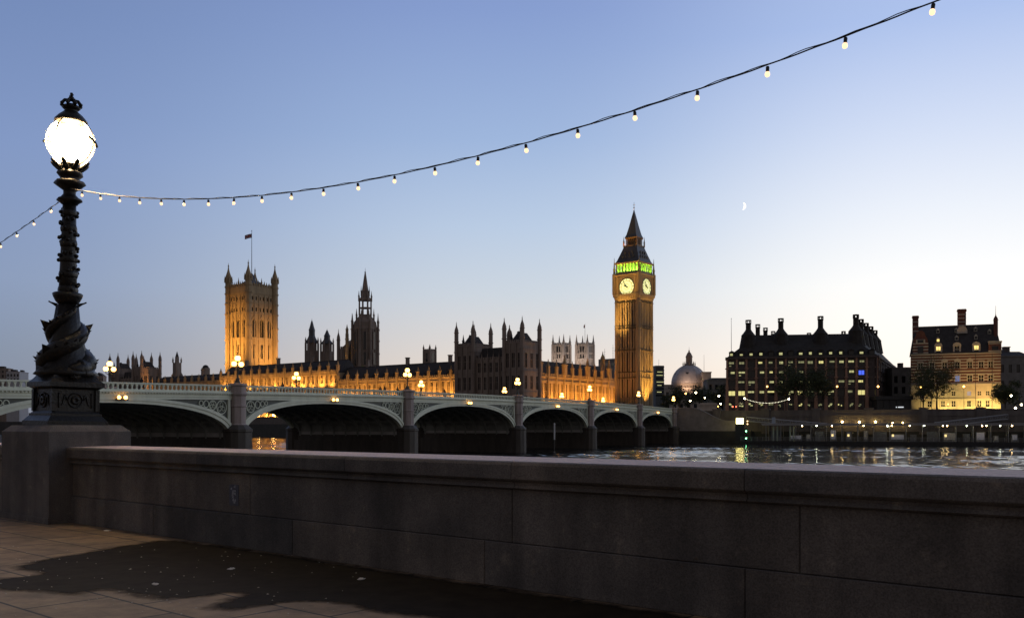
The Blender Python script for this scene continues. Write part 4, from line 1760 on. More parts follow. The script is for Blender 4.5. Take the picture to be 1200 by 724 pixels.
flag_mesh().build('flag', [mat('flag_blue', (.02, .03, .14), .8, 0), mat('flag_white', (.6, .6, .6), .8, 0), mat('flag_red', (.35, .02, .03), .8, 0)], fp)
lamp('SPOT', 'flood', (-6, -46, 34), 190000, (1, .47, .085), vt, (-3, -9, 54), size=.6, cone=60, blend=.9)
lamp('SPOT', 'flood', (-9, -26, 33), 15000, (1, .5, .09), vt, (-6, -9, 44), size=.6, cone=90, blend=.9)
lamp('SPOT', 'flood', (44, 5, 34), 95000, (1, .47, .10), vt, (9, 2, 50), size=.6, cone=60, blend=.9)
lamp('SPOT', 'flood', (26, 4, 33), 9000, (1, .5, .09), vt, (9, 4, 40), size=.6, cone=80, blend=.9)

# ---- central spire tower
ST = wp(428, 440, 497)
st_ = thing('spire_tower', 'dark octagonal gothic tower with a tall openwork lantern and spire', 'tower', (ST.x, ST.y, 0), PRZ)
zs_ = lambda y: zat(y, 497)
g = MB()
g.lathe([(7.0, LZ), (7.0, zs_(385)), (6.7, zs_(384)), (6.2, zs_(378)), (4.4, zs_(373)), (3.6, zs_(371)), (3.6, zs_(369))], 8, rot=PI / 8)
for i in range(8):
    a = PI / 8 + i * PI / 4
    x, y = 7.3 * math.cos(a), 7.3 * math.sin(a)
    g.frus(x, y, LZ, zs_(386), .7, .6, 8)
    for yy in (430, 415, 400, 387):
        g.frus(x, y, zs_(yy), zs_(yy) + .5, .85, .85, 8)
    g.pinnacle(x, y, zs_(386), 8.5, 1.1, 8)
    x2, y2 = 4.9 * math.cos(a), 4.9 * math.sin(a)
    g.pinnacle(x2, y2, zs_(376), 6.5, .8, 8)
    b = i * PI / 4
    for q in (-.9, .9):
        xq, yq = 6.98 * math.cos(b) - q * math.sin(b), 6.98 * math.sin(b) + q * math.cos(b)
        g.frus(xq, yq, zs_(428), zs_(386), .18, .18, 4, b + PI / 4)
g.build('octagon', STONE_D, st_)
for i in range(8):
    b = i * PI / 4
    g = MB(XF(rz=b))
    g.box(6.5, 7.03, -.75, .75, zs_(410), zs_(390))
    g.box(6.5, 7.03, -.75, .75, zs_(428), zs_(414))
    g.build('window', GLASS, st_)
g = MB()
for i in range(8):
    a = PI / 8 + i * PI / 4
    x, y = 3.3 * math.cos(a), 3.3 * math.sin(a)
    g.frus(x, y, zs_(370), zs_(352), .42, .36, 8)
    g.pinnacle(x * 1.08, y * 1.08, zs_(353), 5.5, .75, 8)
g.lathe([(3.5, zs_(361.5)), (3.5, zs_(360.5))], 8, rot=PI / 8)
g.lathe([(3.6, zs_(352.5)), (3.6, zs_(350)), (2.6, zs_(349))], 8, rot=PI / 8)
g.build('lantern', STONE_D, st_)
g = MB()
g.lathe([(2.6, zs_(349.5)), (2.2, zs_(345)), (1.5, zs_(336)), (.75, zs_(325)), (.3, zs_(319.5)), (.5, zs_(319)), (.12, zs_(318)), (.05, zs_(314))], 8, rot=PI / 8)
for i in range(8):
    a = PI / 8 + i * PI / 4
    x, y = 2.3 * math.cos(a), 2.3 * math.sin(a)
    g.pinnacle(x, y, zs_(347), 5.5, .55, 8)
g.build('spire', STONE_D, st_)
g = MB()
g.box(-14, -7, -6, 5, LZ, zs_(408))
g.battl(-14, -7, -6, -5.6, zs_(408), 1.4, 1.2)
g.prism([(-13.5, -5), (-7, -5), (-7, 4), (-13.5, 4)], zs_(408), zs_(398), [(-10.5, -2), (-8.5, -2), (-8.5, 2), (-10.5, 2)])
g.turret(-14.2, -6, LZ, zs_(398), zs_(384), .95)
for q in range(6):
    g.box(-14 + q * 1.4, -13.7 + q * 1.4, -6.3, -6.002, LZ, zs_(409))
g.build('stair_block', STONE_D, st_)
g = MB()
g.frus(-4.2, -9.0, LZ, zs_(392), .9, .85, 8)
g.pinnacle(-4.2, -9.0, zs_(392), 5, 1.4, 8)
for yy in (433, 424, 415, 406, 399):
    g.frus(-4.2, -9.0, zs_(yy), zs_(yy) + .5, 1.1, 1.1, 8)
g.build('stair_turret', STONE_L, st_)
lamp('SPOT', 'flood', (-3.5, -13.5, 30), 1800, FLOOD, st_, (-4.2, -9, 42), size=.3, cone=50, blend=.8)

# ---- two ventilation towers
for px, tops, lab in ((365.5, (430, 411, 402, 392, 373), 'taller of two dark pointed turret towers left of the spire'), (383.3, (430, 412, 403, 396, 385), 'shorter of two dark pointed turret towers left of the spire')):
    p = wp(px, 440, 512)
    zz = lambda y: zat(y, 512)
    t = thing('turret_tower', lab, 'tower', (p.x, p.y, 0), PRZ, 'pair of dark turret towers')
    a, b, c_, d, e = tops
    g = MB()
    g.lathe([(3.7, LZ), (3.7, zz(b) - 1), (3.9, zz(b)), (3.5, zz(b))], 8, rot=PI / 8)
    for i in range(8):
        an = PI / 8 + i * PI / 4
        x, y = 3.6 * math.cos(an), 3.6 * math.sin(an)
        g.frus(x, y, LZ, zz(c_), .5, .42, 8)
        g.pinnacle(x, y, zz(c_), 3.4, .6, 8)
    g.lathe([(2.7, zz(b)), (2.7, zz(c_))], 8, rot=PI / 8)
    g.build('belfry', STONE_D, t)
    g = MB()
    h = zz(e) - zz(c_)
    g.lathe([(3.7, zz(c_)), (3.2, zz(c_) + .08 * h), (2.2, zz(c_) + .22 * h), (1.75, zz(c_) + .3 * h), (1.7, zz(c_) + .5 * h), (1.9, zz(c_) + .51 * h), (1.2, zz(c_) + .66 * h), (.5, zz(c_) + .86 * h), (.12, zz(c_) + .92 * h), (.05, zz(e))], 8, rot=PI / 8)
    g.build('cap', IRONROOF, t)

# ---- small battlemented tower behind the lit wing, chimney, far left towers
p = wp(503.5, 430, 450)
t = thing('small_tower', 'small dark square tower with four pinnacles behind the lit wing', 'tower', (p.x, p.y, 0), PRZ)
zz = lambda y: zat(y, 450)
g = MB()
g.frus(0, 0, LZ, zz(411), 2.1, 2.1)
for s in (-1, 1):
    for u in (-1, 1):
        g.frus(s * 2.05, u * 2.05, LZ, zz(411), .45, .45, 8)
        g.pinnacle(s * 2.05, u * 2.05, zz(411), 3.1, .8, 8)
for k in range(4):
    g.xf = XF(rz=k * PI / 2)
    g.battl(-2, 2, -2.1, -1.8, zz(411), .9, .8)
g.build('wall', STONE_D, t)
for k in range(2):
    g = MB(XF(rz=k * PI / 2))
    g.box(-.6, .6, -2.13, -1.9, zz(424), zz(414))
    g.build('window', GLASS, t)
p = wp(207.5, 440, 600)
t = thing('small_spire', 'small dark tower with a short spire left of the square tower', 'tower', (p.x, p.y, 0), PRZ)
zz = lambda y: zat(y, 600)
g = MB()
g.frus(0, 0, LZ, zz(425), 2.0, 1.9)
g.frus(0, 0, zz(425), zz(418), 1.25, 1.1, 8)
for s in (-1, 1):
    for u in (-1, 1):
        g.pinnacle(s * 1.8, u * 1.8, zz(425), 4, .7)
    g.pinnacle(s * 4.6, 0, LZ, zz(432) - LZ, 1.1, shaft=.85)
g.build('belfry', STONE_D, t)
g = MB()
g.frus(0, 0, zz(418), zz(411.5), 1.0, .05, 8)
g.build('spire', SLATE, t)
p = wp(241, 440, 590)
t = thing('roof_cupola', 'squat dark block with a rounded lead top left of the square tower', 'building', (p.x, p.y, 0), PRZ)
zz = lambda y: zat(y, 590)
g = MB()
g.frus(0, 0, LZ, zz(431), 1.9, 1.85)
for k in range(4):
    g.xf = XF(rz=k * PI / 2)
    g.box(-1.5, 1.5, -2.1, -1.91, zz(434), zz(432))
g.build('wall', STONE_D, t)
g = MB()
g.sm = True
g.lathe([(1.95, zz(431)), (1.9, zz(430)), (1.5, zz(428.6)), (.8, zz(427.8)), (.1, zz(427.4))], 12)
g.build('dome', SLATE, t)

# ---- pale church towers
for px, lab, fl in ((658, 'left one of two pale stone church towers with four corner pinnacles', False), (685.5, 'right one of two pale stone church towers with a thin flagpole', True)):
    p = wp(px, 440, 640)
    t = thing('church_tower', lab, 'tower', (p.x, p.y, 0), PRZ + R(4), 'twin church towers')
    zz = lambda y: zat(y, 640)
    g = MB()
    h = 4.2
    g.frus(0, 0, LZ, zz(403.5), h - .3, h - .3)
    for k in range(4):
        g.xf = XF(rz=k * PI / 2)
        g.frus(-h, -h, LZ, zz(403.5), 1.0, .8, 4)
        g.pinnacle(-h, -h, zz(403.5), 6.6, 1.2, 4, shaft=.2)
        for y in (404.5, 414, 421):
            g.box(-h, h, -h - .25, -h + .298, zz(y), zz(y) + .5)
        for x in (-1.9, 0, 1.9):
            g.box(x - .25, x + .25, -h - .1, -h + .296, zz(440), zz(404))
        g.battl(-h, h, -h, -h + .4, zz(403.5), 1.3, 1.)
    g.build('wall', ABBEY, t)
    for k in range(2):
        for x in (-.95, .95):
            g = MB(XF(rz=k * PI / 2))
            g.box(x - .5, x + .5, -h + .1, -h + .297, zz(413), zz(406.5))
            g.box(x - .4, x + .4, -h + .1, -h + .297, zz(421), zz(415.5))
            g.build('louvre', GLASS, t)
    if fl:
        g = MB()
        g.lathe([(.15, zz(403)), (.08, zz(379))], 6)
        fo = g.build('flagpole', DARKSTEEL, t)
        g = MB()
        g.add([(0, .05, zz(380)), (-.9, -.1, zz(381)), (-1.2, .1, zz(384)), (-.25, .0, zz(384.4)), (0, .0, zz(384)), (-.5, .12, zz(382))], [(0, 1, 2, 3, 4), (4, 3, 2, 1, 0)])
        g.build('flag', mat('faded_flag', (.3, .2, .2), .8, .2, 2), fo)
    lamp('SPOT', 'flood', (2, -16, 36), 15000, (1, .75, .6), t, (0, -4, 54), size=.4, cone=60, blend=.8)
    lamp('SPOT', 'flood', (16, 2, 36), 9000, (1, .75, .6), t, (4, 0, 54), size=.4, cone=60, blend=.8)

# ---- office blocks near the clock tower
p = wp(714, 440, 520)
t = thing('office_block', 'grey block with a glazed rooftop and masts left of the clock tower', 'building', (p.x, p.y, 0), PRZ)
zz = lambda y: zat(y, 520)
g = MB()
g.box(-6, 6, -5, 5, LZ, zz(429))
g.box(-4.5, 6, -4, 4, zz(425.5), zz(421))
for i in range(6):
    g.box(-4.5 + i * 2.0, -4.3 + i * 2, -4, -3.8, zz(429), zz(425.5))
g.build('wall', mat('grey_cladding', (.16, .17, .18), .6, .15), t)
g = MB()
g.box(-4.4, 5.9, -3.7, 3.9, zz(429), zz(425.5))
g.build('window', mat('pale_glazing', (.3, .33, .36), .15, 0), t)
for x, y in ((-3, 408), (2.4, 404), (4.4, 403)):
    g = MB()
    g.lathe([(.12, zz(421)), (.06, zz(y))], 6, x, 0)
    for k in range(3):
        g.bar((x - .5, 0, zz(y + 4 + k * 3)), (x + .5, 0, zz(y + 4 + k * 3)), .05, 4)
    g.build('antenna', DARKSTEEL, t)
p = wp(772, 440, 520)
t = thing('office_tower', 'slim dark office tower with lit floors just right of the clock tower', 'building', (p.x, p.y, 0), R(8))
g = MB()
g.box(-2.4, 2.4, -2, 6, LZ, zz(428.5))
for k in range(10):
    z = zz(466 - k * 3.9)
    g.box(-2.5, 2.5, -2.12, -2.002, z, z + .75)
g.build('wall', mat('dark_cladding', (.08, .09, .1), .6, .2), t)
for k in range(9):
    z = zz(466 - k * 3.9) + .8
    g = MB()
    g.mi = 0
    g.box(-2.35, 2.35, -2.06, -2.003, z, z + .95)
    if k in (1, 3, 4, 6, 7):
        g.mi = 1
        g.box(-2.3 + rnd.random(), 2.2 - rnd.random() * 1.5, -2.1, -2.062, z + .3, z + .7)
    g.build('window', [GLASS, OFFICEWIN], t)
g = MB()
g.lathe([(.08, zz(428.5)), (.05, zz(421))], 6)
g.build('antenna', DARKSTEEL, t)
p = wp(842, 450, 470)
t = thing('stone_block', 'dim flat-roofed stone block between the dome and the chimneyed block', 'building', (p.x, p.y, 0), 0)
zz = lambda y: zat(y, 470)
g = MB()
pn = facade(g, -6.5, 8, LZ, zz(446), -5, 5, [(10, 13), (15, 18), (20, 22.5)], 1.3, .5)
g.box(-6.5, 8, -4.5, 6, LZ, zz(446))
g.box(-6.7, 8.2, -5.3, 6, zz(446), zz(445))
g.build('wall', CONC, t)
put_panes(pn, Matrix.Identity(4), -4.7, GLASS, t)
g = MB()
g.prism([(-5, -4), (7, -4), (7, 5), (-5, 5)], zz(445), zz(443), [(-4, -3), (6, -3), (6, 4), (-4, 4)])
g.build('roof', SLATE, t)

# ---- domed hall
p = wp(807.5, 450, 560)
t = thing('domed_hall', 'pale hall with a large lead dome and lantern right of the clock tower', 'building', (p.x, p.y, 0), R(-8))
zz = lambda y: zat(y, 560)
HALL = mat('pale_hall_stone', (.48, .42, .36), .85, .2, .5)
g = MB()
pn = facade(g, -15, 17, LZ, zz(456), -13, 8, [(10, 15), (18, 22)], 1.8, .5)
g.box(-15, 17, -12.5, 12, LZ, zz(456))
g.box(-15.3, 17.3, -13.3, 12.2, zz(456), zz(455))
for sx in (-12.5, 9.5):
    g.box(sx - 2.6, sx + 2.6, -12, -7, zz(455), zz(438 if sx > 0 else 452))
    g.box(sx - 2.9, sx + 2.9, -12.3, -6.7, zz(438 if sx > 0 else 452), zz(437 if sx > 0 else 451.3))
g.build('wall', HALL, t)
put_panes(pn, Matrix.Identity(4), -12.7, GLASS, t)
g = MB()
g.sm = True
g.lathe([(10.2, zz(455)), (10.2, zz(451)), (10.6, zz(450.6)), (10.6, zz(449.8)), (10.3, zz(449.6))], 32)
g.build('drum', HALL, t)
g = MB()
g.sm = True
dome = [(10.35 * math.cos(a), zz(449.6) + 11.3 * math.sin(a)) for a in [i * R(76) / 10 for i in range(11)]]
g.lathe(dome, 32)
g.sm = False
for i in range(16):
    a = 2 * PI * i / 16
    g.tube([(r * 1.004 * math.cos(a), r * 1.004 * math.sin(a), z) for r, z in dome], .14, 4)
g.build('dome', mat('lead_dome', (.42, .40, .41), .5, .2, .4), t)
for a in (-100, -40, 20, 200):
    g = MB(XF(rz=R(a)))
    g.box(8.3, 9.0, -.7, .7, zz(440.5), zz(438))
    g.extr([(8.2, zz(438)), (9.1, zz(438)), (8.2, zz(436.5))], -.8, .8)
    g.build('dormer', DARKSTEEL, t)
g = MB()
g.lathe([(2.9, zz(428.5)), (2.9, zz(427)), (2.3, zz(426.6)), (2.0, zz(426)), (2.0, zz(419)), (2.3, zz(418.6)), (1.9, zz(416.5)), (1.1, zz(413.5)), (.35, zz(412)), (.5, zz(411)), (.1, zz(410)), (.05, zz(406.5))], 8, rot=PI / 8)
for i in range(8):
    a = i * PI / 4
    g.pinnacle(3.5 * math.cos(a), 3.5 * math.sin(a), zz(429), 3, .6)
g.build('lantern', STONE_D, t)
lamp('SPOT', 'flood', (-4, -19, zz(455)), 4500, (1, .62, .4), t, (0, -10, zz(449)), size=.4, cone=100, blend=.9)
g = MB()
g.lathe([(.1, zz(437)), (.05, zz(417))], 6, 8.2, -9)
g.build('flagpole', DARKSTEEL, t)

# ---- large chimneyed office block
ph = thing('parliament_offices', 'broad dark office block with tall bronze chimneys and many lit windows', 'building', (0, 0, 0), 0)
A, B = wp(852, 483, 340), wp(1028, 483, 329)
Cc, Dd = wp(1049, 483, 392), wp(858, 483, 395)
A2, B2, C2, D2 = [(v.x, v.y) for v in (A, B, Cc, Dd)]
frz = math.atan2(B2[1] - A2[1], B2[0] - A2[0])
FL = math.hypot(B2[0] - A2[0], B2[1] - A2[1])
FXF = XF(A2[0], A2[1], 0, frz)
srz = math.atan2(C2[1] - B2[1], C2[0] - B2[0])
SL = math.hypot(C2[0] - B2[0], C2[1] - B2[1])
SXF = XF(B2[0], B2[1], 0, srz)
Y0 = 334
zz = lambda y: zat(y, Y0)
zE = zz(419.5)
NB = 15
bw = FL / NB
rows_y = [(477.5, 470.5), (463, 456.8), (451.5, 445), (440.5, 433.5), (429, 422)]
g = MB(FXF)
g.box(0, FL, 1.2, 6, LZ - .5, zE)
for (lo, hi), nx in zip(rows_y, rows_y[1:] + [(419.6, 419)]):
    g.box(0, FL, .5, 1.2, zz(hi), zz(nx[0]))
g.box(0, FL, .5, 1.2, LZ - .5, zz(477.5))
g.box(-.6, FL + .6, -.3, 6, zE, zE + .7)
g.build('front_wall', BRICK_D, ph)
g = MB(SXF)
g.box(0, SL, .8, 5, LZ - .5, zE)
for (lo, hi), nx in zip(rows_y, rows_y[1:] + [(419.6, 419)]):
    g.box(0, SL, .2, .8, zz(hi), zz(nx[0]))
for i in range(12):
    g.box(i * SL / 11 - .4, i * SL / 11 + .4, 0, .3, LZ - .5, zE)
g.box(0, SL, -.3, 5, zE + .002, zE + .7)
g.build('side_wall', BRICK_D, ph)
for i in range(NB + 1):
    g = MB(FXF)
    x = i * bw
    g.frus(x, .35, LZ - .5, zz(466), .58, .55, 4)
    g.frus(x, .4, zz(466), zz(450), .47, .45, 4)
    g.frus(x, .45, zz(450), zE, .38, .33, 4)
    for y in (466, 454.5, 443, 431.5):
        g.frus(x, .4, zz(y), zz(y) + .35, .66, .66, 4)
    g.build('stone_column', REDSTONE, ph)
lit = {(3, 12)}
for r, (lo, hi) in enumerate(rows_y):
    for i in range(NB):
        g = MB(FXF)
        xa_, xb2 = i * bw + .5, (i + 1) * bw - .5
        g.mi = 0
        g.box(xa_, xb2, .9, 1.0, zz(lo), zz(hi))
        g.box(xa_ + (xb2 - xa_) / 2 - .05, xa_ + (xb2 - xa_) / 2 + .05, .8, .899, zz(lo), zz(hi))
        prob = (.75, .85, .62, .6, .85)[r]
        if r == 3 and i == 13:
            g.mi = 3
            g.box(xa_ + .3, xb2 - .3, .84, .898, zz(lo) + .3, zz(hi) - .3)
        elif r == 1 and i in (0, 1, 13, 14):
            g.mi = 2
            g.box(xa_ + .1, xb2 - .1, .84, .898, zz(lo) + .1, zz(hi) - .2)
            if i < 2:
                g.box(xa_ + .1, xb2 - .1, .84, .898, zz(lo) - 1.5, zz(lo) - .02)
        elif rnd.random() < prob and not (r in (2, 3) and 5 < i < 10 and rnd.random() < .7):
            g.mi = rnd.choice((1, 1, 4, 4, 4, 2))
            h = zz(hi) - zz(lo)
            if r == 0:
                for q in range(rnd.randint(2, 4)):
                    xq = rnd.uniform(xa_ + .1, xb2 - 1.1)
                    zq = rnd.uniform(zz(lo) + .3, zz(hi) - .8)
                    g.box(xq, xq + rnd.uniform(.3, .9), .84, .898 - .01 * q, zq, zq + rnd.uniform(.25, .5))
            else:
                w0, w1 = rnd.uniform(0, .35), rnd.uniform(.65, 1)
                g.box(xa_ + (xb2 - xa_) * w0, xa_ + (xb2 - xa_) * w1, .84, .898, zz(lo) + h * rnd.uniform(.45, .6), zz(lo) + h * .88)
                if rnd.random() < .3:
                    g.box(xa_ + .3, xa_ + 1.0, .84, .897, zz(lo) + h * .15, zz(lo) + h * .3)
        g.build('window', [GLASS, OFFICEWIN, mat('office_lit_pane', (.5, .45, .2), .4, 0, emit=(1, .9, .34), es=.75), mat('blue_screen', (.1, .1, .4), .3, .2, 6, emit=(.08, .16, 1), es=1.0), mat('dim_office_light', (.4, .4, .25), .4, .3, 3, emit=(.95, .95, .45), es=.2)], ph)
# roof
import itertools
zR = zat(395, 356)
ctr = lambda pts: (sum(p[0] for p in pts) / len(pts), sum(p[1] for p in pts) / len(pts))


def inset(pts, d):
    cx, cy = ctr(pts)
    out = []
    for x, y in pts:
        L = math.hypot(x - cx, y - cy)
        out.append((x + (cx - x) * d / L, y + (cy - y) * d / L))
    return out


base = [A2, B2, C2, D2]
g = MB()
g.prism(base, zE + .7, zz(406), inset(base, 6))
g.prism(inset(base, 6), zz(406), zR, inset(base, 15))
g.build('roof', BRONZE, ph)
for i in range(NB):      # ribs and dormer windows on the roof slope
    x = (i + .5) * bw
    g = MB(FXF)
    g.box(x - 1.0, x + 1.0, .6, 3, zE + .72, zE + 2.6)
    g.extr([(x - 1.1, zE + 2.6), (x + 1.1, zE + 2.6), (x, zE + 3.1)], .5, 4)
    g.mi = 1
    g.box(x - .8, x + .8, .52, .598, zE + 1, zE + 2.3)
    if rnd.random() < .75:
        g.mi = 2
        g.box(x - .6, x + .3 + rnd.random() * .3, .46, .518, zE + 1.3, zE + rnd.uniform(1.7, 2.2))
    g.build('dormer', [BRONZE, GLASS, OFFICEWIN], ph)


def chimney(px, pytop, pybase, Y, r, bell):
    p = wp(px, 400, Y)
    z0, z1 = zat(pybase, Y), zat(pytop, Y)
    g = MB(XF(p.x, p.y, 0, frz))
    if bell:
        g.lathe([(r * 3.6, z0 - 5), (r * 2.9, z0 - 1.4), (r * 2.7, z0 - .3), (r * 2.7, z0 + .3), (r * 1.9, z0 + 1.2), (r * 1.15, z0 + 2.2), (r, z0 + 2.6)], 12)
    g.lathe([(r, z0), (r, z1 - 1.6), (r * 1.12, z1 - 1.5), (r * 1.12, z1 - 1.1)], 12)
    for i in range(6):
        a = 2 * PI * i / 6
        g.frus(r * .95 * math.cos(a), r * .95 * math.sin(a), z1 - 1.1, z1 - .3, r * .16, r * .16)
    g.lathe([(r * 1.12, z1 - .35), (r * 1.12, z1)], 12)
    g.build('chimney', BRONZE, ph)


for a in ((877, 375, 394, 346, .95, True), (915, 373, 393, 345, .95, True), (961.5, 370.5, 392, 342, .95, True), (1003, 368.5, 389, 340, .98, True),
          (888, 380, 396, 366, .85, False), (897, 384, 397, 378, .85, False), (906, 388, 398, 388, .8, False), (948, 390, 396, 388, .8, False), (988.5, 388, 396, 386, .8, False),
          (1009, 374, 393, 352, .92, True), (1015, 378.5, 395, 362, .9, True), (1020.5, 382.5, 398, 372, .9, True), (1025.5, 387, 400, 382, .88, True)):
    chimney(*a)
p = wp(857, 420, 345)
t = thing('flagpole', 'thin bare flagpole at the left corner of the chimneyed office block', 'flagpole', (p.x, p.y, LZ))
g = MB()
g.lathe([(.2, 0), (.16, 8), (.06, zat(374, 345) - LZ), (.14, zat(373.5, 345) - LZ), (.02, zat(372.5, 345) - LZ)], 8)
g.build('pole', STEEL, t)

# ---- connecting dark block and right-hand end block
p = wp(1057, 483, 352)
t = thing('link_block', 'dim grey block set back between the chimneyed offices and the banded brick house', 'building', (p.x, p.y, 0), R(-5))
zz2 = lambda y: zat(y, 352)
g = MB()
pn = facade(g, -4.2, 4.2, LZ - .5, zz2(432), -2, 3, [(10, 12.5), (14, 16.5), (18, 20.5)], 1.3, .4)
g.box(-4.2, 4.2, -1.6, 8, LZ - .5, zz2(432))
g.box(-4.4, 4.4, -2.2, 8.2, zz2(432), zz2(430.6))
g.build('wall', CONC, t)
put_panes(pn, Matrix.Identity(4), -1.75, GLASS, t)
g = MB()
g.box(-.8, .8, 1, 3, zz2(430.6), zz2(425))
g.build('chimney', BRICK_D, t)
p = wp(1047, 483, 322)
t = thing('entrance_canopy', 'low dark glazed entrance block between the two big riverside buildings', 'building', (p.x, p.y, 0), R(-8))
zz2 = lambda y: zat(y, 322)
g = MB()
g.box(-5.5, 5.8, 0, 8, LZ - .5, zz2(468))
g.box(-6, 6.3, -.8, 8.3, zz2(468), zz2(464))
for i in range(6):
    g.box(-5.5 + i * 2.2, -5.2 + i * 2.2, -.3, -.002, LZ - .5, zz2(468))
g.build('wall', DARKSTEEL, t)
g = MB()
g.box(.8, 3.6, -.12, -.003, zz2(477.5), zz2(476.3))
g.build('window', mat('cool_lit_strip', (.5, .5, .5), .4, 0, emit=(.9, .95, 1), es=.8), t)

# ---- banded brick house
YN = 330
zn = lambda y: zat(y, YN)
p = wp(1119.5, 483, YN)
nh = thing('brick_house', 'banded red brick and white stone house with a steep slate roof, lit from below', 'building', (p.x, p.y, 0), R(-22))
mpp = YN / F
HW = 52.5 * mpp / 1.104
LST = mat('white_granite_base', (.42, .38, .3), .8, .15, .8)
BAND = mat('white_stone_band', (.48, .44, .37), .8, .12, 1)
zM = zn(450.5)        # top of stone base
zEv = zn(415)
px2x = lambda px: (px - 1119.5) * mpp / 1.104
wlow = [1089, 1105, 1117.5, 1135.5, 1147.5, 1157]


def wall_openings(g, x0, x1, z0, z1, yf, wins, dep, zrows):
    """wall with openings at explicit x centres, same for every row"""
    panes = []
    zp_ = z0
    for (a, b, w, cs) in zrows:
        g.box(x0, x1, yf, yf + dep, zp_, a)
        xp = x0
        for cx in cs:
            g.box(xp, cx - w / 2, yf, yf + dep, a, b)
            panes.append((cx - w / 2, cx + w / 2, a, b))
            xp = cx + w / 2
        g.box(xp, x1, yf, yf + dep, a, b)
        zp_ = b
    g.box(x0, x1, yf, yf + dep, zp_, z1)
    return panes


cs = [px2x(v) for v in wlow]
g = MB()
pl_ = wall_openings(g, -HW, HW, LZ - .5, zM, 0, None, .5, [(zn(476.5), zn(469.5), 1.3, cs), (zn(463.5), zn(458.5), 1.2, cs)])
g.box(-HW, HW, .5, 14, LZ - .5, zM)
g.box(-HW - .1, HW + .1, -.2, -.002, zn(467.5), zn(466.5))
g.build('stone_base', LST, nh)
cs2 = [px2x(v) for v in (1078, 1092, 1107, 1122, 1136.5, 1149.5, 1160.5)]
g = MB()
pm_ = wall_openings(g, -HW, HW, zM, zEv, 0, None, .5, [(zn(447), zn(440), 1.5, cs2), (zn(431.5), zn(424.5), 1.5, cs2)])
g.box(-HW, HW, .5, 14, zM, zEv)
g.build('brick_wall', BRICK, nh)
g = MB()
for k in range(10):
    z = zM + .35 + k * (zEv - zM - .3) / 10
    xp = -HW - .02
    occ = [(c_ - .95, c_ + .95) for c_ in cs2 if zn(447) - .5 < z < zn(440) + .1 or zn(431.5) - .5 < z < zn(424.5) + .1]
    for a, b in occ + [(HW + .02, HW + .02)]:
        if a > xp:
            g.box(xp, a, -.06, -.003, z, z + .38)
        xp = b
g.box(-HW - .15, HW + .15, -.35, -.065, zEv - .1, zEv + .35)
g.box(-HW - .1, HW + .1, -.25, -.064, zM - .2, zM + .25)
g.build('stone_band', BAND, nh)
rr = random.Random(3)
for k, (a, b, c_, d) in enumerate(pl_ + pm_):
    g = MB()
    low = k < len(pl_)
    g.mi = 0
    g.box(a, b, .3, .36, c_, d)
    g.mi = 1
    for x in (a, (a + b) / 2, b):
        g.box(x - .07, x + .07, .18, .298, c_, d)
    for z in (c_, (c_ + d) / 2, d):
        g.box(a, b, .2, .297, z - .06, z + .06)
    if not low:
        g.box(a - .22, a - .002, -.12, .1, c_ - .1, d + .1)
        g.box(b + .002, b + .22, -.12, .1, c_ - .1, d + .1)
        g.box(a - .3, b + .3, -.14, .1, d + .102, d + .5)
        if 2 <= k - len(pl_) - 7 <= 4:
            n = 10
            g.extr([(a - .3, d + .5)] + [((a + b) / 2 + (.3 + (b - a) / 2) * math.cos(PI - PI * i / n), d + .5 + .9 * math.sin(PI * i / n)) for i in range(1, n)] + [(b + .3, d + .5)][::1], -.12, .1)
    g.build('window', [GLASS if not (k == 15 or k == 9) else mat('bluish_lit_pane', (.2, .25, .4), .3, 0, emit=(.25, .4, .9), es=.35), BAND], nh)
g = MB()
zRd = zn(380)
ov = .4
g.add([(-HW - ov, -ov, zEv + .35), (HW + ov, -ov, zEv + .35), (HW + ov, 14, zEv + .35), (-HW - ov, 14, zEv + .35), (-HW + 1.2, 5.2, zRd), (HW - 1.2, 5.2, zRd), (HW - 1.2, 8.5, zRd), (-HW + 1.2, 8.5, zRd)],
      [(3, 2, 1, 0), (4, 5, 6, 7), (0, 1, 5, 4), (1, 2, 6, 5), (2, 3, 7, 6), (3, 0, 4, 7)])
g.box(-HW + 1.2, HW - 1.2, 6.7, 7, zRd, zRd + .3)
g.build('roof', SLATE, nh)
slope = 5.6 / (zRd - zEv - .35)
for px, lt in ((1099.5, 1), (1121.5, 0), (1144, 1)):   # big stone dormers
    x = px2x(px)
    g = MB()
    g.mi = 0
    g.box(x - 1.25, x - .7, -.1, 3, zEv + .3, zn(405))
    g.box(x + .7, x + 1.25, -.1, 3, zEv + .3, zn(405))
    g.box(x - .7, x + .7, .3, 3, zEv + .3, zn(405))
    n = 10
    g.extr([(x - 1.35, zn(405))] + [(x + 1.35 * math.cos(PI - PI * i / n), zn(405) + 1.2 * math.sin(PI * i / n)) for i in range(1, n)] + [(x + 1.35, zn(405))], -.15, 3.4)
    g.mi = 1
    g.box(x - .69, x + .69, .2, .299, zEv + .9, zn(405) - .15)
    g.mi = 0
    g.box(x - .05, x + .05, .1, .199, zEv + .9, zn(405) - .15)
    g.box(x - .69, x + .69, .1, .198, zn(409.5), zn(409))
    g.build('dormer', [BAND, WARMWIN if lt else GLASS], nh)
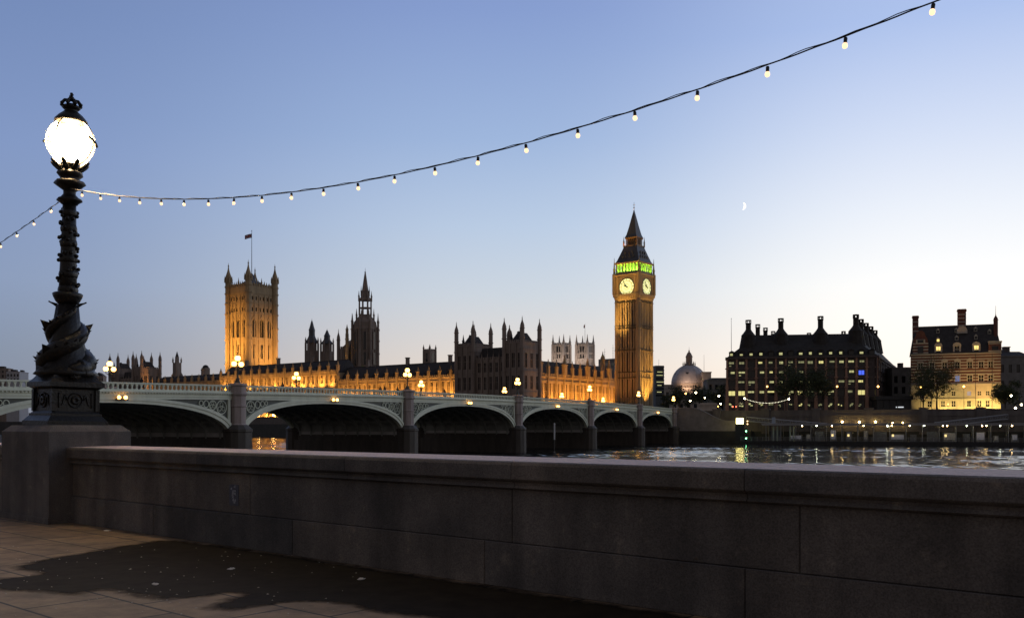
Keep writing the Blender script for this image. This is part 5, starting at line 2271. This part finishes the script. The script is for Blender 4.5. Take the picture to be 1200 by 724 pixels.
for px, py in ((1099.5, 398), (1121.5, 396.5), (1144, 396), (1099.5, 387), (1121.5, 387), (1144, 386.5), (1160, 390)):
    x = px2x(px)
    z = zn(py) - .5
    yb = -ov + (z - zEv - .35) * slope
    g = MB()
    g.box(x - .55, x + .55, yb - .25, yb + 1.4, z, z + 1.1)
    g.extr([(x - .7, z + 1.1), (x + .7, z + 1.1), (x, z + 1.8)], yb - .4, yb + 1.8)
    g.mi = 1
    g.box(x - .38, x + .38, yb - .32, yb - .252, z + .2, z + 1.0)
    g.build('dormer', [BAND, WARMWIN if (px, py) == (1099.5, 398) else GLASS], nh)
# gable at the left
g = MB()
xa_, xb2 = px2x(1069), px2x(1087.5)
xm = (xa_ + xb2) / 2
g.mi = 0
g.box(xa_, xb2, -.25, 4, zEv + .352, zn(402))
n = 12
g.extr([(xa_, zn(402)), (xb2, zn(402)), (xb2 - .3, zn(396)), (xb2 - 1.0, zn(392))] + [(xm + 1.5 * math.cos(PI * i / n), zn(391) + 1.5 * math.sin(PI * i / n)) for i in range(1, n)] + [(xa_ + 1.0, zn(392)), (xa_ + .3, zn(396))], -.25, 3)
g.mi = 1
for k in range(4):
    z = zn(413) + k * 1.1
    g.box(xa_ - .02, xb2 + .02, -.3, -.252, z, z + .4)
g.box(xm - 1.5, xm + 1.5, -.33, -.302, zn(401), zn(396.5))
g.mi = 2
g.box(xm - 1.0, xm + 1.0, -.36, -.332, zn(400.5), zn(397))
g.box(xm - .9, xm + .9, -.4, -.302, zn(412.5), zn(405))
g.build('gable', [BRICK, BAND, GLASS], nh)
# right corner bay + turret
g = MB()
xa_, xb2 = px2x(1158), px2x(1172.6)
g.box(xa_, xb2, -.3, 5, zEv + .352, zn(402.5))
g.mi = 1
for z in (zEv + .6, zEv + 3.2):
    g.box(xa_ - .05, xb2 + .05, -.36, -.302, z, z + .35)
g.box(xa_ - .2, xb2 + .2, -.5, 5, zn(402.5), zn(401))
g.mi = 2
g.box(xa_ + 1, xb2 - 1, -.38, -.303, zn(411.5), zn(407))
g.build('corner_bay', [BRICK, BAND, GLASS], nh)
g = MB()
g.turret(px2x(1167.3), 3.4, zn(401), zn(376), zn(367.5), .75)
g.lathe([(.07, zn(368)), (.04, zn(359))], 6, px2x(1167.3), 3.4)
g.build('turret', BRICK, nh)
for px, yb, top, bot, w in ((1072.5, 4, 366.5, 400, 2.0), (1128, 3.6, 361, 388, 2.7)):
    g = MB()
    x = px2x(px)
    g.box(x - w / 2, x + w / 2, yb, yb + 2, zn(bot), zn(top + 2.5))
    g.box(x - w / 2 - .2, x + w / 2 + .2, yb - .2, yb + 2.2, zn(top + 2.5), zn(top + 1.2))
    g.box(x - w / 2 - .05, x + w / 2 + .05, yb - .1, yb + 2.1, zn(top + 1.2), zn(top))
    g.mi = 1
    for k in range(5):
        z = zn(bot) + (k + .6) * (zn(top + 3) - zn(bot)) / 5.5
        g.box(x - w / 2 - .03, x + w / 2 + .03, yb - .04, yb + 2.04, z, z + .3)
    if px > 1100:
        n = 12
        g.extr([(x - 1.7, zn(390)), (x + 1.7, zn(390)), (x + 1.7, zn(386))] + [(x + 1.6 * math.cos(PI * i / n), zn(386) + 1.4 * math.sin(PI * i / n)) for i in range(1, n)] + [(x - 1.7, zn(386))], yb - .9, yb - .3)
    g.build('chimney', [BRICK, BAND], nh)
g = MB()
for px in (1091.5, 1143, 1162):
    g.lathe([(.08, LZ), (.08, zEv)], 6, px2x(px), -.3)
g.build('drainpipe', DARKSTEEL, nh)
for x, pw_ in ((-9, 1500), (-3, 3300), (3.5, 3500), (9, 3000), (12.6, 3000)):
    lamp('SPOT', 'flood', (x, -3.4, LZ + .3), pw_, (1, .68, .2), nh, (x, 0, LZ + 7), size=.25, cone=130, blend=.9)
lamp('SPOT', 'flood', (11, -9, LZ + .3), 9000, (1, .5, .16), nh, (9, 0, LZ + 14), size=.25, cone=80, blend=.9)

p = wp(1184, 483, 345)
t = thing('end_block', 'dim grey slate-roofed block at the right of the banded brick house', 'building', (p.x, p.y, 0), R(-4))
ze = lambda y: zat(y, 345)
g = MB()
pn = facade(g, -4.2, 7, LZ - .5, ze(418), 0, 4, [(10, 13), (16, 18.5), (21.5, 24.5)], 1.2, .4)
g.box(-4.2, 7, .4, 10, LZ - .5, ze(418))
g.box(-4.5, 7.3, -.3, 10.2, ze(418), ze(416.5))
g.build('wall', CONC, t)
put_panes(pn, Matrix.Identity(4), .25, GLASS, t)
g = MB()
g.prism([(-4, 0), (7, 0), (7, 10), (-4, 10)], ze(416.5), ze(411), [(-2, 4), (5, 4), (5, 6), (-2, 6)])
g.build('roof', SLATE, t)
g = MB()
g.box(-.4, 1.6, 4, 6, ze(412), ze(406))
g.box(-.6, 1.8, 3.8, 6.2, ze(406), ze(405))
g.build('chimney', BRICK_D, t)


# ------------------------------------------------------------------ trees
def tree(label, px, Y, ybase, ytop, wpx, n, leaf, seed, dens=1., zb=LZ, lean=0.):
    r = random.Random(seed)
    p = wp(px, 480, Y)
    root = thing('plane_tree', label, 'tree', (p.x, p.y, zb - .05))
    H = zat(ytop, Y) - zb
    Wd = wpx / F * Y / 2
    hb = max(1.5, zat(ybase, Y) - zb)
    g = MB()
    g.sm = True
    tr = [(0, 0, 0), (.1 * r.uniform(-1, 1), .1, hb * .6), (lean * .3, 0, hb), (lean, 0, hb + (H - hb) * .5)]
    g.tube(tr, [.38, .27, .22, .1], 8)
    limbs = []
    for k in range(11):
        a = r.uniform(0, 2 * PI)
        z0 = hb * r.uniform(.8, 1.1) + (H - hb) * r.uniform(0, .35)
        e = Vector((math.cos(a) * Wd * r.uniform(.45, .85), math.sin(a) * Wd * r.uniform(.45, .85), z0 + (H - z0) * r.uniform(.25, .8)))
        s_ = Vector((lean * min(1, z0 / H), 0, z0))
        m_ = s_.lerp(e, .5) + Vector((r.uniform(-.5, .5), r.uniform(-.5, .5), r.uniform(-.2, .6)))
        g.tube([s_, m_, e], [.13, .08, .025], 5)
        limbs.append((m_, e))
    g.build('trunk', BARK, root)
    g = MB()
    cl = []
    for m_, e in limbs:
        for k in range(4):
            q = m_.lerp(e, r.uniform(.3, 1.1))
            cl.append((q + Vector((r.gauss(0, .5), r.gauss(0, .5), r.gauss(0, .4))) * Wd * .3, Wd * r.uniform(.12, .3)))
    for k in range(10):
        a, b = r.uniform(0, 2 * PI), r.uniform(0, 1)
        rr_ = Wd * math.sqrt(b) * .85
        zc_ = hb + (H - hb) * (.12 + .8 * r.random() * math.sqrt(max(.05, 1 - b * .8)))
        cl.append((Vector((rr_ * math.cos(a) + lean * .6, rr_ * math.sin(a), zc_)), Wd * r.uniform(.15, .32)))
    for k in range(int(n * dens)):
        c_, rad = r.choice(cl)
        q = c_ + Vector((r.gauss(0, .5), r.gauss(0, .5), r.gauss(0, .42))) * rad * 1.35
        if q.z > H or q.z < hb * .55:
            continue
        u = Vector((r.gauss(0, 1), r.gauss(0, 1), r.gauss(0, 1))).normalized()
        v = u.cross(Vector((r.gauss(0, 1), r.gauss(0, 1), r.gauss(0, 1)))).normalized()
        s_ = leaf * r.uniform(.6, 1.3)
        g.add([tuple(q - u * s_), tuple(q + v * s_ * .6), tuple(q + u * s_), tuple(q - v * s_ * .6)], [(0, 1, 2, 3)])
    g.build('crown', LEAF, root)
    return root


tree('sparse tree with a clear trunk before the banded brick house', 1098, 318, 466, 414, 56, 7000, .22, 11)
tree('small tree at the left corner of the banded brick house', 1082, 315, 474, 438, 26, 2400, .2, 12)
tree('dark bushy tree at the right corner of the banded brick house', 1178, 316, 476, 444, 34, 5500, .26, 13)
tree('tall pale leafed tree at the right edge behind the grey block', 1196, 352, 470, 417, 28, 3600, .22, 14)
tree('broad dark tree before the middle of the chimneyed office block', 942, 318, 472, 422, 54, 7500, .24, 15)
tree('narrower dark tree before the chimneyed offices, left of the broad one', 921, 320, 472, 430, 30, 3000, .22, 16)
tree('smaller dark tree before the chimneyed offices, right of the broad one', 964, 317, 472, 436, 28, 2600, .22, 17)
tree('dense rounded tree left below the lead dome', 797, 400, 478, 452, 30, 3000, .3, 18)
tree('dense rounded tree right below the lead dome', 822, 400, 478, 449, 36, 3800, .3, 19)
tree('dark tree between the dome and the chimneyed offices', 845, 372, 478, 447, 26, 2600, .28, 20)
tree('low tree beside the foot of the clock tower', 781, 410, 480, 460, 18, 1300, .28, 21)

# ------------------------------------------------------------------ far embankment
def etx(px, yo=0.):     # embankment-frame x for a pixel column at lateral yo
    k = (px - 600) / F
    cx, sx = math.cos(ERZ), math.sin(ERZ)
    return (k * (EBY + cx * yo) - EBX + sx * yo) / (cx - k * sx)


def ew(x, y, z=0):
    return EXF @ Vector((x, y, z))


ew_ = thing('far_embankment_wall', 'long dark granite embankment wall across the river on the right', 'wall', (EBX, EBY, 0), ERZ)
g = MB()
g.mi = 1
g.box(2, 320, 0, 1.6, -5, .3)
g.mi = 0
g.box(2, 320, .2, 1.6, .3, 4.6)
g.box(2, 320, .0, 1.7, 4.6, 5.0)
g.box(2, 320, .25, .9, 5.0, 6.1)
g.box(2, 320, .1, 1.05, 6.1, 6.4)
g.build('wall', [EMBANK, EMBANK_W], ew_)
for x in range(14, 300, 14):
    g = MB()
    g.box(x - 1.1, x + 1.1, -.35, .19, -.4, 6.5)
    g.box(x - 1.3, x + 1.3, -.5, 1.2, 6.5, 6.9)
    g.build('buttress', EMBANK, ew_)

# river stairs parapet curving down from the bridge end
sw = thing('stair_wall', 'granite stair wall curving down from the bridge end to the river', 'wall', (EBX, EBY, 0), ERZ)
xs0, xs1 = etx(793, -3), etx(864, -3)
top = []
for i in range(21):
    t_ = i / 20
    x = xs0 + (xs1 - xs0) * t_
    f = 0 if t_ < .25 else min(1, (t_ - .25) / .6)
    f = f * f * (3 - 2 * f)
    top.append((x, 7.0 - 3.9 * f))
g = MB()
g.mi = 0
for (a, b) in zip(top[:-1], top[1:]):
    g.extr([(a[0], .4), (b[0], .4), b, a], -3.3, -2.7)
    g.extr([a, b, (b[0], b[1] + .3), (a[0], a[1] + .3)], -3.5, -2.5)
g.mi = 1
g.box(xs0, xs1 + 4, -3.6, -.01, -5, .4)
g.build('parapet', [mat('stair_granite', (.26, .24, .23), .8, .25, .6), EMBANK_W], sw)
g = MB()
for i in range(14):
    x = xs0 + 6 + i * .95
    g.box(x, x + .95, -2.69, -.3, .41, 5.4 - i * .33)
g.build('step', EMBANK, sw)

p = wp(830, 483, 296)
t = thing('statue_plinth', 'pale stone statue plinth at the bridge end below the trees', 'plinth', (p.x, p.y, LZ), R(-12))
g = MB()
g.box(-2.9, 2.9, -2, 2, -.2, .6)
g.box(-2.7, 2.7, -1.8, 1.8, .6, 2.9)
g.box(-3.0, 3.0, -2.1, 2.1, 2.9, 3.3)
g.box(-2.5, 2.5, -1.6, 1.6, 3.3, 3.6)
g.build('block', HALL, t)

# ---- floating pier
YO = -11.0
x0, x1 = etx(868, YO), etx(1235, YO)
xc0 = etx(893, YO)
fp_ = thing('floating_pier', 'long dark floating pier with a pale flat canopy and small lamps', 'pier', (EBX, EBY, 0), ERZ)
zW = WZ
g = MB()
g.box(x0, x1, YO, YO + 7, zW - .6, zW + 1.1)
g.box(x0 - .15, x1, YO - .15, YO - .002, zW + .6, zW + .95)
for i in range(int((x1 - x0) / 3)):
    g.box(x0 + 1 + i * 3, x0 + 1.3 + i * 3, YO - .3, YO - .16, zW + .1, zW + 1.1)
g.build('hull', DARKSTEEL, fp_)
zc0 = 2.0
g = MB()
g.box(xc0, x1, YO + .2, YO + 6.8, zc0, zc0 + .35)
g.box(xc0 - .3, x1, YO, YO + 7, zc0 + .352, zc0 + .55)
g.build('canopy', mat('pale_canopy', (.42, .42, .44), .5, .1), fp_)
g = MB()
for i in range(int((x1 - xc0) / 4)):
    for y in (YO + .6, YO + 6.4):
        g.lathe([(.1, zW + 1.1), (.1, zc0)], 6, xc0 + 1 + i * 4, y)
g.build('canopy_posts', STEEL, fp_)
g = MB()
n = int((x1 - x0) / 1.5)
for i in range(n + 1):
    g.box(x0 + i * 1.5 - .04, x0 + i * 1.5 + .04, YO + .15, YO + .23, zW + 1.1, zW + 2.2)
for z in (1.35, 1.65, 1.95, 2.2):
    g.box(x0, x1, YO + .17, YO + .21, zW + z - .02, zW + z + .03)
g.build('railing', STEEL, fp_)
# clutter and kiosks behind the railing
rk = random.Random(5)
kx = xc0 + 2
KM = [mat('kiosk_panel', (.13, .14, .16), .5, .3, 2), mat('kiosk_white', (.4, .42, .46), .5, .2, 2), mat('kiosk_red', (.22, .05, .05), .5, .2), mat('kiosk_glow', (.4, .4, .45), .4, .3, 5, emit=(.75, .8, 1), es=.05), mat('kiosk_warm', (.4, .3, .2), .4, 0, emit=(1, .75, .3), es=1.2)]
while kx < x1 - 3:
    w = rk.uniform(1.2, 3.6)
    h = rk.uniform(1.6, 3.4)
    g = MB()
    g.mi = 0
    g.box(kx, kx + w, YO + 2.5, YO + 4.5, zW + 1.1, zW + 1.1 + h)
    g.mi = rk.choice((0, 1, 1, 3, 2, 0))
    g.box(kx + .2, kx + w - .2, YO + 2.42, YO + 2.498, zW + 1.7, zW + .9 + h)
    if rk.random() < .3:
        g.mi = 4
        g.box(kx + .4, kx + .9, YO + 2.36, YO + 2.418, zW + 2.4, zW + 3.0)
    g.build('kiosk', KM, fp_)
    kx += w + rk.uniform(.4, 3.0)
PL = [(940, 0), (957, 1), (975, 0), (1012, 0), (1040, 1), (1045, 0), (1066, 0), (1083, 1), (1105, 0), (1110, 0), (1133, 1), (1151, 0), (1156, 0), (1172, 1), (1186, 0)]
for px, wr in PL:
    g = MB()
    g.sm = True
    x = etx(px, YO + .5)
    g.lathe([(.08, zc0 - .25), (.13, zc0 - .12), (.08, zc0 - .01)], 8, x, YO + .5)
    lm = g.build('lamp', mat('pier_lamp_white', (.8, .8, .7), .3, 0, emit=(.95, 1, .72), es=45) if wr else mat('pier_lamp_warm', (.8, .7, .5), .3, 0, emit=(1, .68, .28), es=45), fp_)
    # light it throws on deck and water
# piles
for k, (px, lab) in enumerate(((906.5, 'tall pale mooring pile with a pale board, leftmost at the pier'), (911, 'mooring pile just right of the one with a board'), (926, 'left pile of the right-hand mooring pair'), (930, 'right pile of the right-hand mooring pair'))):
    P = ew(etx(px, YO + 1.2), YO + 1.2, 0)
    t = thing('mooring_pile', lab, 'pile', (P.x, P.y, 0), ERZ, 'mooring piles at the floating pier')
    g = MB()
    g.lathe([(.22, zW - 1), (.22, 1.4), (.24, 1.5), (.05, 1.9)], 8)
    g.build('post', mat('greenlit_pile', (.4, .5, .42), .5, .15), t)  # greenish light falling on the piles put into their colour
    if k == 0:
        g = MB()
        g.box(-.45, .45, -.12, .12, 1.95, 4.3)
        g.build('board', mat('pale_blue_board', (.35, .42, .5), .5, .1), t)
# lit sign and green lights at the pier end
P = ew(etx(867, YO + 3), YO + 3, 0)
t = thing('lit_kiosk', 'small brightly glowing yellow sign box at the left end of the floating pier', 'sign', (P.x, P.y, 0), ERZ)
g = MB()
g.box(-1.2, 1.2, -.5, .5, zW + 1.1, 2.4)
g.build('housing', DARKSTEEL, t)
g = MB()
g.box(-.95, .95, -.62, -.502, 2.6, 4.0)
g.box(-.95, .95, -.5, .5, 2.401, 4.1)
g.build('sign_panel', mat('glowing_yellow_panel', (.8, .75, .4), .4, 0, emit=(1, .84, .28), es=6), t)
P = ew(etx(874.5, YO - .4), YO - .4, 0)
t = thing('signal_post', 'thin post with two green lights at the left end of the floating pier', 'signal', (P.x, P.y, 0), ERZ)
g = MB()
g.lathe([(.1, zW - 1), (.1, 3.4)], 6)
g.build('post', DARKSTEEL, t)
for z in (.1, -1.9):
    g = MB()
    g.sm = True
    g.ball((0, -.16, z + .3), .2, 8, 6)
    g.build('lamp', mat('green_signal', (.1, .6, .3), .3, 0, emit=(.25, 1, .45), es=10), t)
for z in (2.4, 3.2):
    g = MB()
    g.sm = True
    g.ball((.35, -.1, z), .15, 8, 6)
    g.build('lamp', mat('amber_signal', (.8, .5, .2), .3, 0, emit=(1, .6, .25), es=6), t)


# gangways
def gangway(label, pxa, pya, pxb, pyb, ya, yb_):
    xa_, xb2 = etx(pxa, ya), etx(pxb, yb_)
    Pa, Pb = ew(xa_, ya), ew(xb2, yb_)
    Pa.z, Pb.z = zat(pya, Pa.y), zat(pyb, Pb.y)
    root = thing('gangway', label, 'gangway', (0, 0, 0), 0, 'sloping gangways to the floating pier')
    g = MB()
    up = Vector((0, 0, 1.2))
    sd = (Pb - Pa).cross(Vector((0, 0, 1))).normalized() * .9
    N = 14
    for s in (-1, 1):
        g.bar(Pa + sd * s, Pb + sd * s, .11, 4)
        g.bar(Pa + sd * s - up, Pb + sd * s - up, .13, 4)
        for i in range(N + 1):
            q = Pa.lerp(Pb, i / N) + sd * s
            g.bar(q, q - up, .05, 4)
            if i < N:
                g.bar(q - up, Pa.lerp(Pb, (i + 1) / N) + sd * s, .04, 4)
    g.build('truss', STEEL, root)
    g = MB()
    w = sd * .95
    d_ = Vector((0, 0, .08))
    g.add([tuple(Pa - w - up), tuple(Pa + w - up), tuple(Pb + w - up), tuple(Pb - w - up), tuple(Pa - w - up + d_), tuple(Pa + w - up + d_), tuple(Pb + w - up + d_), tuple(Pb - w - up + d_)],
          [(3, 2, 1, 0), (4, 5, 6, 7), (0, 1, 5, 4), (1, 2, 6, 5), (2, 3, 7, 6), (3, 0, 4, 7)])
    g.build('walkway', DARKSTEEL, root)


gangway('left sloping gangway from the embankment down to the floating pier', 876, 488.5, 968, 496, -2.2, YO + 5.5)
gangway('right sloping gangway rising from the floating pier to the embankment', 1096, 495, 1180, 485.5, YO + 5.5, -1.6)


# ------------------------------------------------------------------ lamps on the far bank
def bank_lamp(label, px, py, Y, r=.28, es=None, zb=LZ):
    p = wp(px, py, Y)
    t = thing('lamp_post', label, 'lamp', (p.x, p.y, zb), 0, 'lamps on the far bank')
    h = p.z - zb
    g = MB()
    g.sm = True
    g.lathe([(.2, 0), (.16, .5), (.08, .8), (.06, h - .45), (.16, h - .35), (.1, h - .25)], 8)
    g.build('post', DARKSTEEL, t)
    g = MB()
    g.sm = True
    g.ball((0, 0, h), r, 10, 8)
    g.build('globe', es or LAMPGLOW, t)
    return t


COOL = mat('white_lamp_globe', (.8, .8, .7), .3, 0, emit=(1, .85, .5), es=40)
bank_lamp('lamp by the bridge end below the left side of the dome', 803.5, 461, 310)
bank_lamp('lamp below the middle of the dome among the trees', 815.5, 460, 372, .3, COOL)
bank_lamp('low lamp left of the plinth among the trees', 809, 469.5, 340, .24, COOL)
bank_lamp('lamp in the dark tree between dome and chimneyed offices', 842.5, 464, 345, .3, COOL)
bank_lamp('low lamp above the right end of the plinth', 844.5, 473, 330, .22, COOL)
bank_lamp('dim low lamp just right of the plinth', 841.5, 476, 318, .2)
bank_lamp('lamp among the trees just right of the clock tower lamp cluster', 826, 466, 350, .18, COOL)
bank_lamp('tall lamp before the left part of the chimneyed offices', 899, 452.8, 316, .3)
bank_lamp('tall lamp before the right part of the chimneyed offices', 981, 452.8, 313, .3)
bank_lamp('tall lamp at the right corner of the chimneyed offices', 1029, 452.8, 311, .34)
bank_lamp('tall lamp before the middle of the banded brick house', 1129.5, 452.8, 309, .34)
bank_lamp('dim lamp before the left tree of the banded brick house', 1079, 453.5, 309, .18)
bank_lamp('low lamp before the stone base of the banded brick house', 1111, 473.5, 309, .18)
bank_lamp('lamp at the right corner of the banded brick house', 1185, 463.5, 300, .26, COOL)
bank_lamp('left lamp of the low cluster at the right edge', 1190, 478, 296, .3, COOL)
bank_lamp('right lamp of the low cluster at the right edge', 1197, 474, 296, .28, COOL)
bank_lamp('small lamp left of the flagpole before the chimneyed offices', 843.5, 480.5, 300, .16, COOL)
# festoon between two far lamps
pa, pb = wp(872.5, 466.5, 312), wp(924.5, 467, 310)
t = thing('bulb_garland', 'sagging string of tiny white bulbs before the chimneyed office block', 'string lights')
g = MB()
cp = [pa.lerp(pb, i / 30) - Vector((0, 0, 1.45 * (1 - (2 * i / 30 - 1) ** 2))) for i in range(31)]
g.tube(cp, .025, 4)
g.build('cable', MATS['black_cable'], t)
for i, q in enumerate(cp):
    g = MB()
    g.sm = True
    g.ball((q.x, q.y, q.z - .08), .09 if 0 < i < 30 else .24, 8, 6)
    g.build('bulb', mat('garland_bulb', (.8, .8, .7), .3, 0, emit=(1, .93, .66), es=3) if 0 < i < 30 else COOL, t)
for s, P_ in ((0, pa), (1, pb)):
    g = MB()
    g.lathe([(.14, LZ), (.06, P_.z)], 6, P_.x, P_.y)
    g.build('post', DARKSTEEL, t)
# lamps under the embankment arches
for k, (px, py) in enumerate(((987, 494), (1007, 494.5), (1026, 494), (1046, 495.5), (1058, 495))):
    yo = -1.0
    P = ew(etx(px, yo), yo, 0)
    P.z = zat(py, P.y)
    t = thing('wall_lamp', '%s warm bulkhead lamp from the left on the embankment wall behind the pier canopy' % ('first', 'second', 'third', 'fourth', 'fifth')[k], 'lamp', P, ERZ, 'bulkhead lamps on the embankment wall')
    g = MB()
    g.box(-.06, .06, .1, 1.0, .1, .2)
    g.build('bracket', DARKSTEEL, t)
    g = MB()
    g.sm = True
    g.ball((0, 0, 0), .26 if k < 3 else .18, 8, 6)
    g.build('lamp', mat('bulkhead_glow', (.8, .7, .5), .3, 0, emit=(1, .66, .22), es=45), t)
# red traffic signal glimpsed by the offices
for k, (px, lab) in enumerate(((858.5, 'left red traffic light before the chimneyed offices'), (862.5, 'right red traffic light before the chimneyed offices'))):
    p = wp(px, 477, 308)
    t = thing('traffic_light', lab, 'traffic light', (p.x, p.y, LZ), 0, 'red traffic lights by the bridge end')
    g = MB()
    h = p.z - LZ
    g.lathe([(.07, 0), (.07, h + .5)], 6)
    g.box(-.2, .2, -.15, .15, h - .6, h + .5)
    g.build('post', DARKSTEEL, t)
    g = MB()
    g.sm = True
    g.ball((0, -.18, h + .2), .2, 8, 6)
    g.build('lamp', mat('red_signal', (.6, .1, .1), .3, 0, emit=(1, .12, .06), es=7), t)

# ------------------------------------------------------------------ low buildings far left, terrace wall of the palace
tw = thing('terrace_wall', 'dark river terrace wall at the foot of the floodlit palace', 'wall', (POX, POY, 0), PRZ)
g = MB()
g.mi = 1
g.box(-420, 20, -7.6, -6.4, -5, 3)
g.mi = 0
g.box(-420, 20, -7.5, -6.4, 3, 6.3)
g.box(-420, 20, -7.7, -6.3, 6.3, 6.6)
g.build('wall', [EMBANK, EMBANK_W], tw)
tl = None
for k, px in enumerate((303.5, 320.5)):
    b = -5.5
    x = pal_x(px, b)
    P = pw(x, b, LZ)
    if tl is None:
        t = tl = thing('terrace_lamp', '', 'lamp', P, PRZ, 'lamps on the palace terrace seen through the bridge arch')
        g = MB()
        g.sm = True
        g.lathe([(.2, 0), (.08, .4), (.07, 1.5), (.2, 1.7)], 8)
        g.build('post', DARKSTEEL, t)
        g = MB()
        g.sm = True
        g.ball((0, 0, 2.1), .5, 10, 8)
        g.build('globe', mat('terrace_glow', (.8, .7, .5), .3, 0, emit=(1, .6, .18), es=60), t)
    else:
        t = copy_tree(tl)
        t.location = P
    t['label'] = '%s of two terrace lamps glimpsed through the bridge arch below the square tower' % ('left', 'right')[k]
WH = mat('pale_render', (.42, .42, .44), .8, .1)
for k, (px, ytop, w, Y, m, lab) in enumerate(((3, 432, 16, 620, STONE_D, 'dark low block at the left edge beyond the bridge'), (17, 436, 14, 600, WH, 'pale flat-roofed block at the left edge beyond the bridge'),
                                              (26, 436.5, 7, 610, WH, 'small pale block touching the big lamp beyond the bridge'), (117, 441, 10, 640, STONE_D, 'low dark gabled block between the big lamp and the distant pavilion'))):
    p = wp(px, 440, Y)
    t = thing('far_block', lab, 'building', (p.x, p.y, 0), R(10))
    hw = w * Y / F / 2
    zt2 = zat(ytop, Y)
    g = MB()
    pn = facade(g, -hw, hw, LZ - .5, zt2, -3, 4, [(zt2 - 6, zt2 - 4), (zt2 - 3, zt2 - 1.3)], hw * .28, .4)
    g.box(-hw, hw, -2.6, 6, LZ - .5, zt2)
    g.box(-hw - .2, hw + .2, -3.2, 6.2, zt2, zt2 + .3)
    g.build('wall', m, t)
    put_panes(pn, Matrix.Identity(4), -2.8, GLASS, t)
    g = MB()
    if k == 3:
        g.extr([(-hw, zt2 + .3), (hw, zt2 + .3), (0, zt2 + 2.6)], -3, 6)
    else:
        g.box(-hw * .5, hw * .3, -1, 3, zt2 + .3, zt2 + 1.6)
    g.build('roof', SLATE, t)

# ------------------------------------------------------------------ crescent moon
p = wp(871, 241.5, 20000)
g = MB()
n = 24
rm = 58.
ring = []
for i in range(n + 1):
    a = -PI / 2 + PI * i / n + R(-10)
    o_ = Vector((rm * math.cos(a), 0, rm * math.sin(a) * 1.25))
    b = rm * .35 * math.cos(-PI / 2 + PI * i / n)
    i_ = Vector((b * math.cos(R(-10)) + rm * math.sin(-PI / 2 + PI * i / n) * math.sin(R(10)), 0, b * math.sin(R(-10)) + rm * 1.25 * math.sin(-PI / 2 + PI * i / n) * math.cos(R(10))))
    ring.append((o_, i_))
for (a, b), (c_, d) in zip(ring[:-1], ring[1:]):
    g.add([tuple(a), tuple(c_), tuple(d), tuple(b)] + [tuple(v + Vector((0, 30, 0))) for v in (a, c_, d, b)], [(0, 1, 2, 3), (7, 6, 5, 4), (0, 4, 5, 1), (2, 6, 7, 3)])
o = g.build('crescent_moon', mat('moonlight', (.9, .88, .8), .8, 0, emit=(1, .93, .78), es=1.8))
o.location = p
tag(o, 'thin pale crescent moon in the clear sky right of the clock tower', 'moon')
